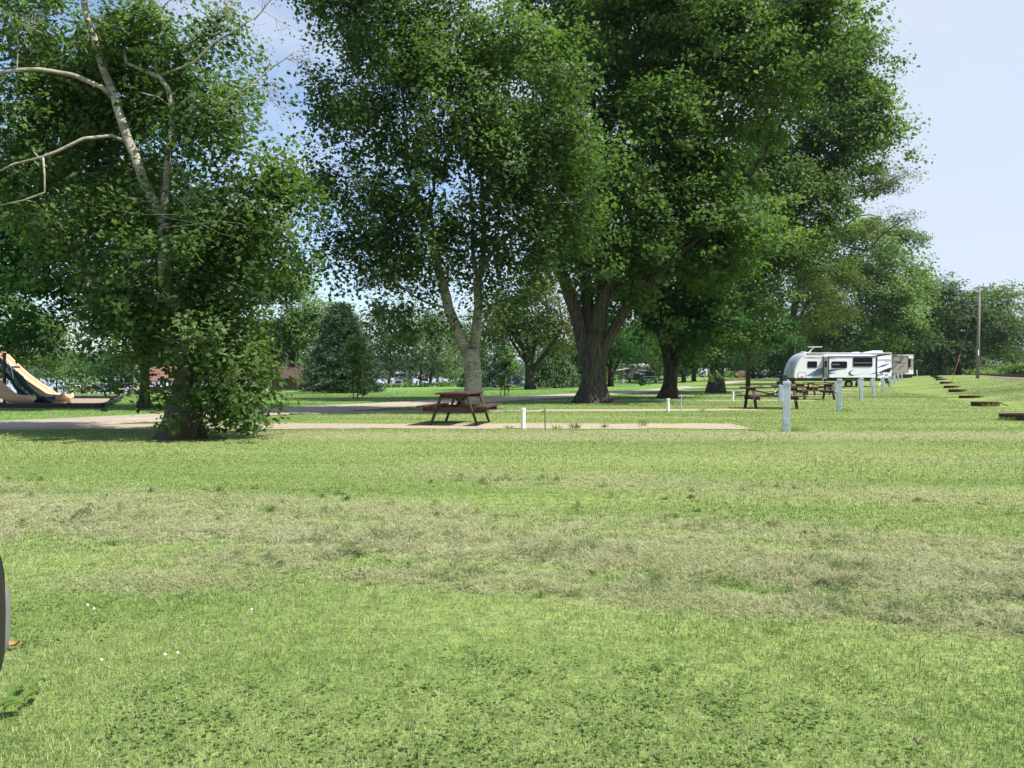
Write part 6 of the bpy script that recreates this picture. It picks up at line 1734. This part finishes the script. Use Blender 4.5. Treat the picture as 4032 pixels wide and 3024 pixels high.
b = MB(); b.box((0, 0, .25), (.55, .4, .5)); b.build('body', M['pvc'], t, bevel=.04); b = MB(); b.box((0, 0, .54), (.6, .44, .09)); b.build('lid', M['white'], t, bevel=.03)
t = empty('golf_cart', at(2046, 145), R(20), 'black garden tractor beside the twiggy olive tree trunk', 'tractor')
b = MB(); b.box((0, -.5, .6), (.6, .9, .4)); b.build('hood', M['darkpaint'], t, bevel=.06)
b = MB(); b.box((0, .35, .62), (.5, .5, .12)); b.box((0, .6, .9), (.5, .1, .5)); b.build('seat', M['blackpl'], t, bevel=.04)
b = MB(); b.box((0, .1, .38), (.9, 1.7, .16)); b.build('deck', M['greypaint'], t, bevel=.04)
for x, y, r in ((-.42, -.65, .2), (.42, -.65, .2), (-.42, .5, .28), (.42, .5, .28)): wheel(t, (x, y, r), r, .2, 'x')

# person in blue ------------------------------------------------------------
def person():
    base = at(2479, 126); t = empty('person', base, R(10), 'person in a bright blue shirt and dark trousers standing beside the dark-nosed camper', 'person')
    J = [((0, 0, .95), .15), ((0, 0, 1.15), .14), ((0, -.01, 1.38), .16), ((0, -.02, 1.47), .07), ((0, -.03, 1.55), .06), ((0, -.03, 1.63), .095), ((0, -.02, 1.74), .085),
         ((.19, 0, 1.41), .07), ((.25, .02, 1.14), .05), ((.20, -.14, .95), .035), ((.17, -.20, .90), .03),
         ((-.19, 0, 1.41), .07), ((-.26, .02, 1.14), .05), ((-.18, -.16, .98), .035), ((-.14, -.22, .95), .03),
         ((.10, 0, .88), .10), ((.11, -.02, .48), .065), ((.12, .03, .09), .045), ((.13, -.13, .04), .035),
         ((-.10, 0, .88), .10), ((-.12, -.01, .48), .065), ((-.13, .03, .09), .045), ((-.15, -.13, .04), .035)]
    E = [(0, 1), (1, 2), (2, 3), (3, 4), (4, 5), (5, 6), (2, 7), (7, 8), (8, 9), (9, 10), (2, 11), (11, 12), (12, 13), (13, 14), (0, 15), (15, 16), (16, 17), (17, 18), (0, 19), (19, 20), (20, 21), (21, 22)]
    def skin(name, ids, mat, grow=1., root=0):
        mp = {j: i for i, j in enumerate(ids)}
        me = bpy.data.meshes.new(name); me.from_pydata([J[j][0] for j in ids], [(mp[a], mp[b_]) for a, b_ in E if a in mp and b_ in mp], []); me.materials.append(M[mat])
        o = bpy.data.objects.new(name, me); link(o, t); o.modifiers.new('skin', 'SKIN'); o.modifiers.new('sub', 'SUBSURF').levels = 1; o.modifiers['sub'].render_levels = 1
        for j, i in mp.items(): me.skin_vertices[0].data[i].radius = (J[j][1] * grow,) * 2; me.skin_vertices[0].data[i].use_root = (j == root)
        return o
    bd = skin('body', list(range(23)), 'skin')
    skin('shirt', [0, 1, 2, 7, 8, 11, 12], 'shirt', 1.12); skin('trousers', [0, 15, 16, 17, 19, 20, 21], 'trousers', 1.15)
    b = MB(); b.lathe([(.0, .12), (.06, .11), (.10, .05), (.105, -.02), (.08, -.06)], 14, (0, -.01, 1.70)); b.build('hair', M['hair'], t, smooth=True)
    for s in (-1, 1):
        for k in range(4):
            b = MB(); h = Vector(J[10][0] if s > 0 else J[14][0]) + Vector((.012 * (k - 1.5), -.02, -.01)); b.tube([h, h + Vector((0, -.04, -.03)), h + Vector((0, -.045, -.06 - .005 * (k % 3)))], [.009, .008, .006], 5); b.build('finger', M['skin'], bd)
        b = MB(); h = Vector(J[10][0] if s > 0 else J[14][0]) + Vector((-.025 * s, 0, 0)); b.tube([h, h + Vector((-.02 * s, -.03, -.01)), h + Vector((-.01 * s, -.05, -.02))], [.011, .009, .007], 5); b.build('thumb', M['skin'], bd)
        b = MB(); b.lathe([(0, -.006), (.012, 0), (0, .006)], 6, (s * .035, -.118, 1.65), 'y'); b.build('eye', M['black'], bd)
    b = MB(); b.beam((0, -.115, 1.655), (0, -.14, 1.61), .025, .02); b.build('nose', M['skin'], bd)


person()

# ================================================================ poles, wires, railway
def pole(u0, u1, v1, Y, r0, label, arm=False, z=None):
    base = at(u0, Y)
    t = empty('utility_pole', base, 0, label, 'utility pole', 'utility poles along the railway')
    top = P(u1, v1, Y) - base
    b = MB(); b.tube([(0, 0, -.4), tuple(top * .5), tuple(top)], [r0, r0 * .85, r0 * .68], 12); b.build('pole', M['pole'], t, smooth=True)
    b = MB(); b.lathe([(0, 0), (.06, .02), (.05, .08), (.07, .12), (.04, .18), (0, .2)], 10, tuple(top)); b.build('insulator', M['lens'], t)
    if arm:
        b = MB(); b.beam(top + Vector((-.9, 0, -.5)), top + Vector((.9, 0, -.5)), .1, .12); b.build('crossarm', M['pole'], t)
    return t, base + top


p0, top0 = pole(3849, 3856, 1130, 76, .17, 'tall weathered utility pole standing alone on the lawn before the spreading oak')
tl = top0 - p0.location
b = MB(); b.box(tuple(tl + Vector((-.12, -.1, -.5))), (.3, .12, .1)); b.lathe([(0, 0), (.07, .03), (.06, .2), (0, .24)], 8, tuple(tl + Vector((-.3, -.1, -.45)))); b.build('bracket', M['alu'], p0)
b = MB(); b.box((-.02, -.18, 2.6), (.10, .02, .55)); b.build('marker_plate', M['pvc'], p0)
p1, top1 = pole(3988, 3988, 1354, 190, .17, 'distant utility pole nearest the right edge, among weeds'); p2, top2 = pole(3942, 3943, 1398, 250, .17, 'distant utility pole left of the one nearest the right edge')
p3, top3 = pole(3900, 3900, 1425, 330, .16, 'far thin utility pole right of the tall one'); p4, top4 = pole(3882, 3882, 1428, 340, .16, 'farthest thin utility pole close to the tall one')


def wire(a, b_, sag, label, r=.012):
    a, b_ = Vector(a), Vector(b_); pts = []
    for k in range(13):
        f = k / 12; p = a.lerp(b_, f); p.z -= sag * 4 * f * (1 - f); pts.append(p - a)
    m = MB(); m.tube(pts, r, 5); o = m.build('power_line', M['wire'], None); o.location = a
    tag(o, label, 'wire', 'overhead wires')


wire(top0, P(4300, 1128, 70), .2, 'upper overhead wire running right from the tall utility pole')
wire(P(3853, 1184, 76), P(4300, 1184, 70), .25, 'lower overhead wire running right from the tall utility pole')
wire(top1, P(4120, 1352, 120), .5, 'topmost wire from the distant pole nearest the right edge', .02); wire(P(3988, 1372, 190), P(4120, 1370, 120), .9, 'second wire from the distant pole nearest the right edge', .02)
wire(P(3988, 1392, 190), P(4120, 1388, 120), 1.2, 'lowest wire from the distant pole nearest the right edge', .02)
wire(P(3943, 1420, 250), P(3988, 1380, 190), .8, 'wire joining the two distant utility poles', .02)
# guy wire with orange guard
a = at(3748, 72); tpt = P(3853, 1160, 76)
t = empty('guy_wire', a, 0, 'guy wire with an orange guard slanting up to the tall utility pole', 'guy wire')
b = MB(); b.tube([(0, 0, 0), tuple(tpt - a)], .012, 5); b.build('cable', M['wire'], t)
d = tpt - a; b = MB(); b.tube([tuple(d * .02), tuple(d * .30)], .022, 8); b.build('guard', M['orange'], t)


def railway():
    q = [(4420, 1487, 46), (4200, 1482, 54), (4032, 1477.5, 64), (3950, 1475, 86), (3880, 1472.8, 118), (3820, 1471, 160), (3796, 1469.6, 220)]
    pts = resample([tuple(P(u, v, Y)) for u, v, Y in q], 1.2)
    tg = np.gradient(pts, axis=0); tg[:, 2] = 0; tg /= np.linalg.norm(tg, axis=1)[:, None]
    nr = np.stack([-tg[:, 1], tg[:, 0], tg[:, 2] * 0], -1)
    def sweep(prof, name, mat, par):
        V = np.concatenate([(pts + nr * o + np.array([0, 0, h]))[:, None] for o, h in prof], 1); n, k = len(pts), len(prof)
        i = np.arange(n * k).reshape(n, k); Fc = np.stack([i[:-1], np.roll(i, -1, 1)[:-1], np.roll(i, -1, 1)[1:], i[1:]], -1).reshape(-1, 4)
        return np_mesh(name, V.reshape(-1, 3), Fc, M[mat], par)
    o = sweep([(-2.4, -1.), (-1.5, -.15), (1.5, -.15), (2.4, -1.)], 'railway_track', 'gravel', None); tag(o, 'railway line with rusty rails on gravel ballast', 'railway', kind='structure')
    for s in (-.75, .75): sweep([(s - .07, -.16), (s - .03, -.12), (s - .035, 0), (s + .035, 0), (s + .03, -.12), (s + .07, -.16)], 'rail', 'rust', o)
    b = MB()
    for i in range(0, len(pts), 1):
        c = pts[i] + np.array([0, 0, -.20]); b.beam(c - nr[i] * 1.25, c + nr[i] * 1.25, .22, .14)
    b.build('sleepers', M['bark_dark'], o)


railway()
# growth along the railway
rgx = np.random.default_rng(9); pts = []
for _ in range(420):
    u = rgx.uniform(3790, 4200); Y = rgx.uniform(150, 240); p = at(u, Y); pts.append((p.x, p.y, p.z + rgx.uniform(.05, 1.0) * (1 + max(0, (u - 3960) / 90)), .8))
mass('weeds', 'rank pale green weeds along the railway line at right', 'weeds', pts, .5, 'leaf_bright', 10, 24)
pts = [(P(u, v, 118).x, 118 + rgx.normal(0, 2), P(u, v, 118).z, .8) for u, v in zip(rgx.uniform(4005, 4080, 90), rgx.uniform(1440, 1474, 90))]
t = empty('bush', at(4040, 118), 0, 'rounded bush beside the railway at the right edge', 'bush')
V, Fc, var = leaf_arrays(rgx, np.array(pts)[:, :3] - np.array(t.location), np.zeros((len(pts), 3)), .38, 40, np.full(len(pts), .9), .1, .7)
np_mesh('foliage', V, Fc, M['leaf_bright'], t, fattrs={'var': var}, nrm=LN[0])
b = MB()
for k in range(7): b.tube([(0, 0, -.2), (rgx.normal(0, .6), rgx.normal(0, .6), .9), (rgx.normal(0, 1.4), rgx.normal(0, 1), 1.7)], [.05, .03, .01], 5)
b.build('stem', M['bark_dark'], t)

# bollards along the river bank
src = None
for k, u in enumerate((1469, 1487, 1594, 1612, 1620, 1722, 1733, 1744, 1800)):
    if src is None:
        src = empty('bollard', at(u, 149), 0, '', 'bollard', 'short dark posts along the river bank')
        b = MB(); b.lathe([(0, -.1), (.10, -.1), (.10, .85), (.07, .92), (0, .93)], 10); b.build('shaft', M['bark_dark'], src)
        b = MB(); b.lathe([(.102, .7), (.108, .7), (.108, .78), (.102, .78)], 10); b.build('band', M['alu'], src)
        o = src
    else: o = copy_tree(src)
    o.location = at(u, 149)
    o['label'] = ['leftmost short bank post, under the right edge of the pine', 'short bank post a little right of the pine', 'short bank post just right of the river camper', 'short bank post left of the oval tree trunk', 'short bank post touching the left of the oval tree trunk', 'short bank post left of the tiny bank picnic table', 'short bank post at the left end of the tiny bank picnic table', 'short bank post at the right part of the tiny bank picnic table', 'rightmost short bank post, left of the forked birch trunk'][k]

# ================================================================ side mirror of the car we look out from
t = empty('car_mirror', (-.262, .60, 1.02), 0, 'black car door mirror with clear turn lens, cut by the left edge of the picture', 'car mirror')
def superell(rx, ry, rz, e, n=28, m=18):
    vs = []; fs = []
    sg = lambda v, p: math.copysign(abs(v) ** p, v)
    for i in range(m + 1):
        a = -math.pi / 2 + math.pi * i / m
        for k in range(n):
            b_ = 2 * math.pi * k / n
            vs.append((rx * sg(math.cos(a), 2 / e) * sg(math.cos(b_), 2 / e), ry * sg(math.cos(a), 2 / e) * sg(math.sin(b_), 2 / e), rz * sg(math.sin(a), 2 / e)))
    for i in range(m):
        for k in range(n): fs.append((i * n + k, i * n + (k + 1) % n, (i + 1) * n + (k + 1) % n, (i + 1) * n + k))
    return vs, fs
b = MB(); v, f = superell(.115, .018, .075, 4.2); b.add(v, f); xc = (40 - CX) / F * .612 + .262 - .115
o = b.build('housing', M['blackpl'], t, smooth=True); zc = P(0, 2430, .6).z - 1.02; o.location = (xc, 0, zc)
b = MB(); v, f = superell(.0105, .005, .032, 2.8); b.add(v, f); o2 = b.build('turn_lens', M['lens'], t, smooth=True); o2.location = (xc + .1015, .0155, zc - .006)
b = MB(); b.beam((xc - .04, 0, zc - .06), (xc - .22, -.02, zc - .14), .05, .05); b.build('arm', M['blackpl'], t, bevel=.015)
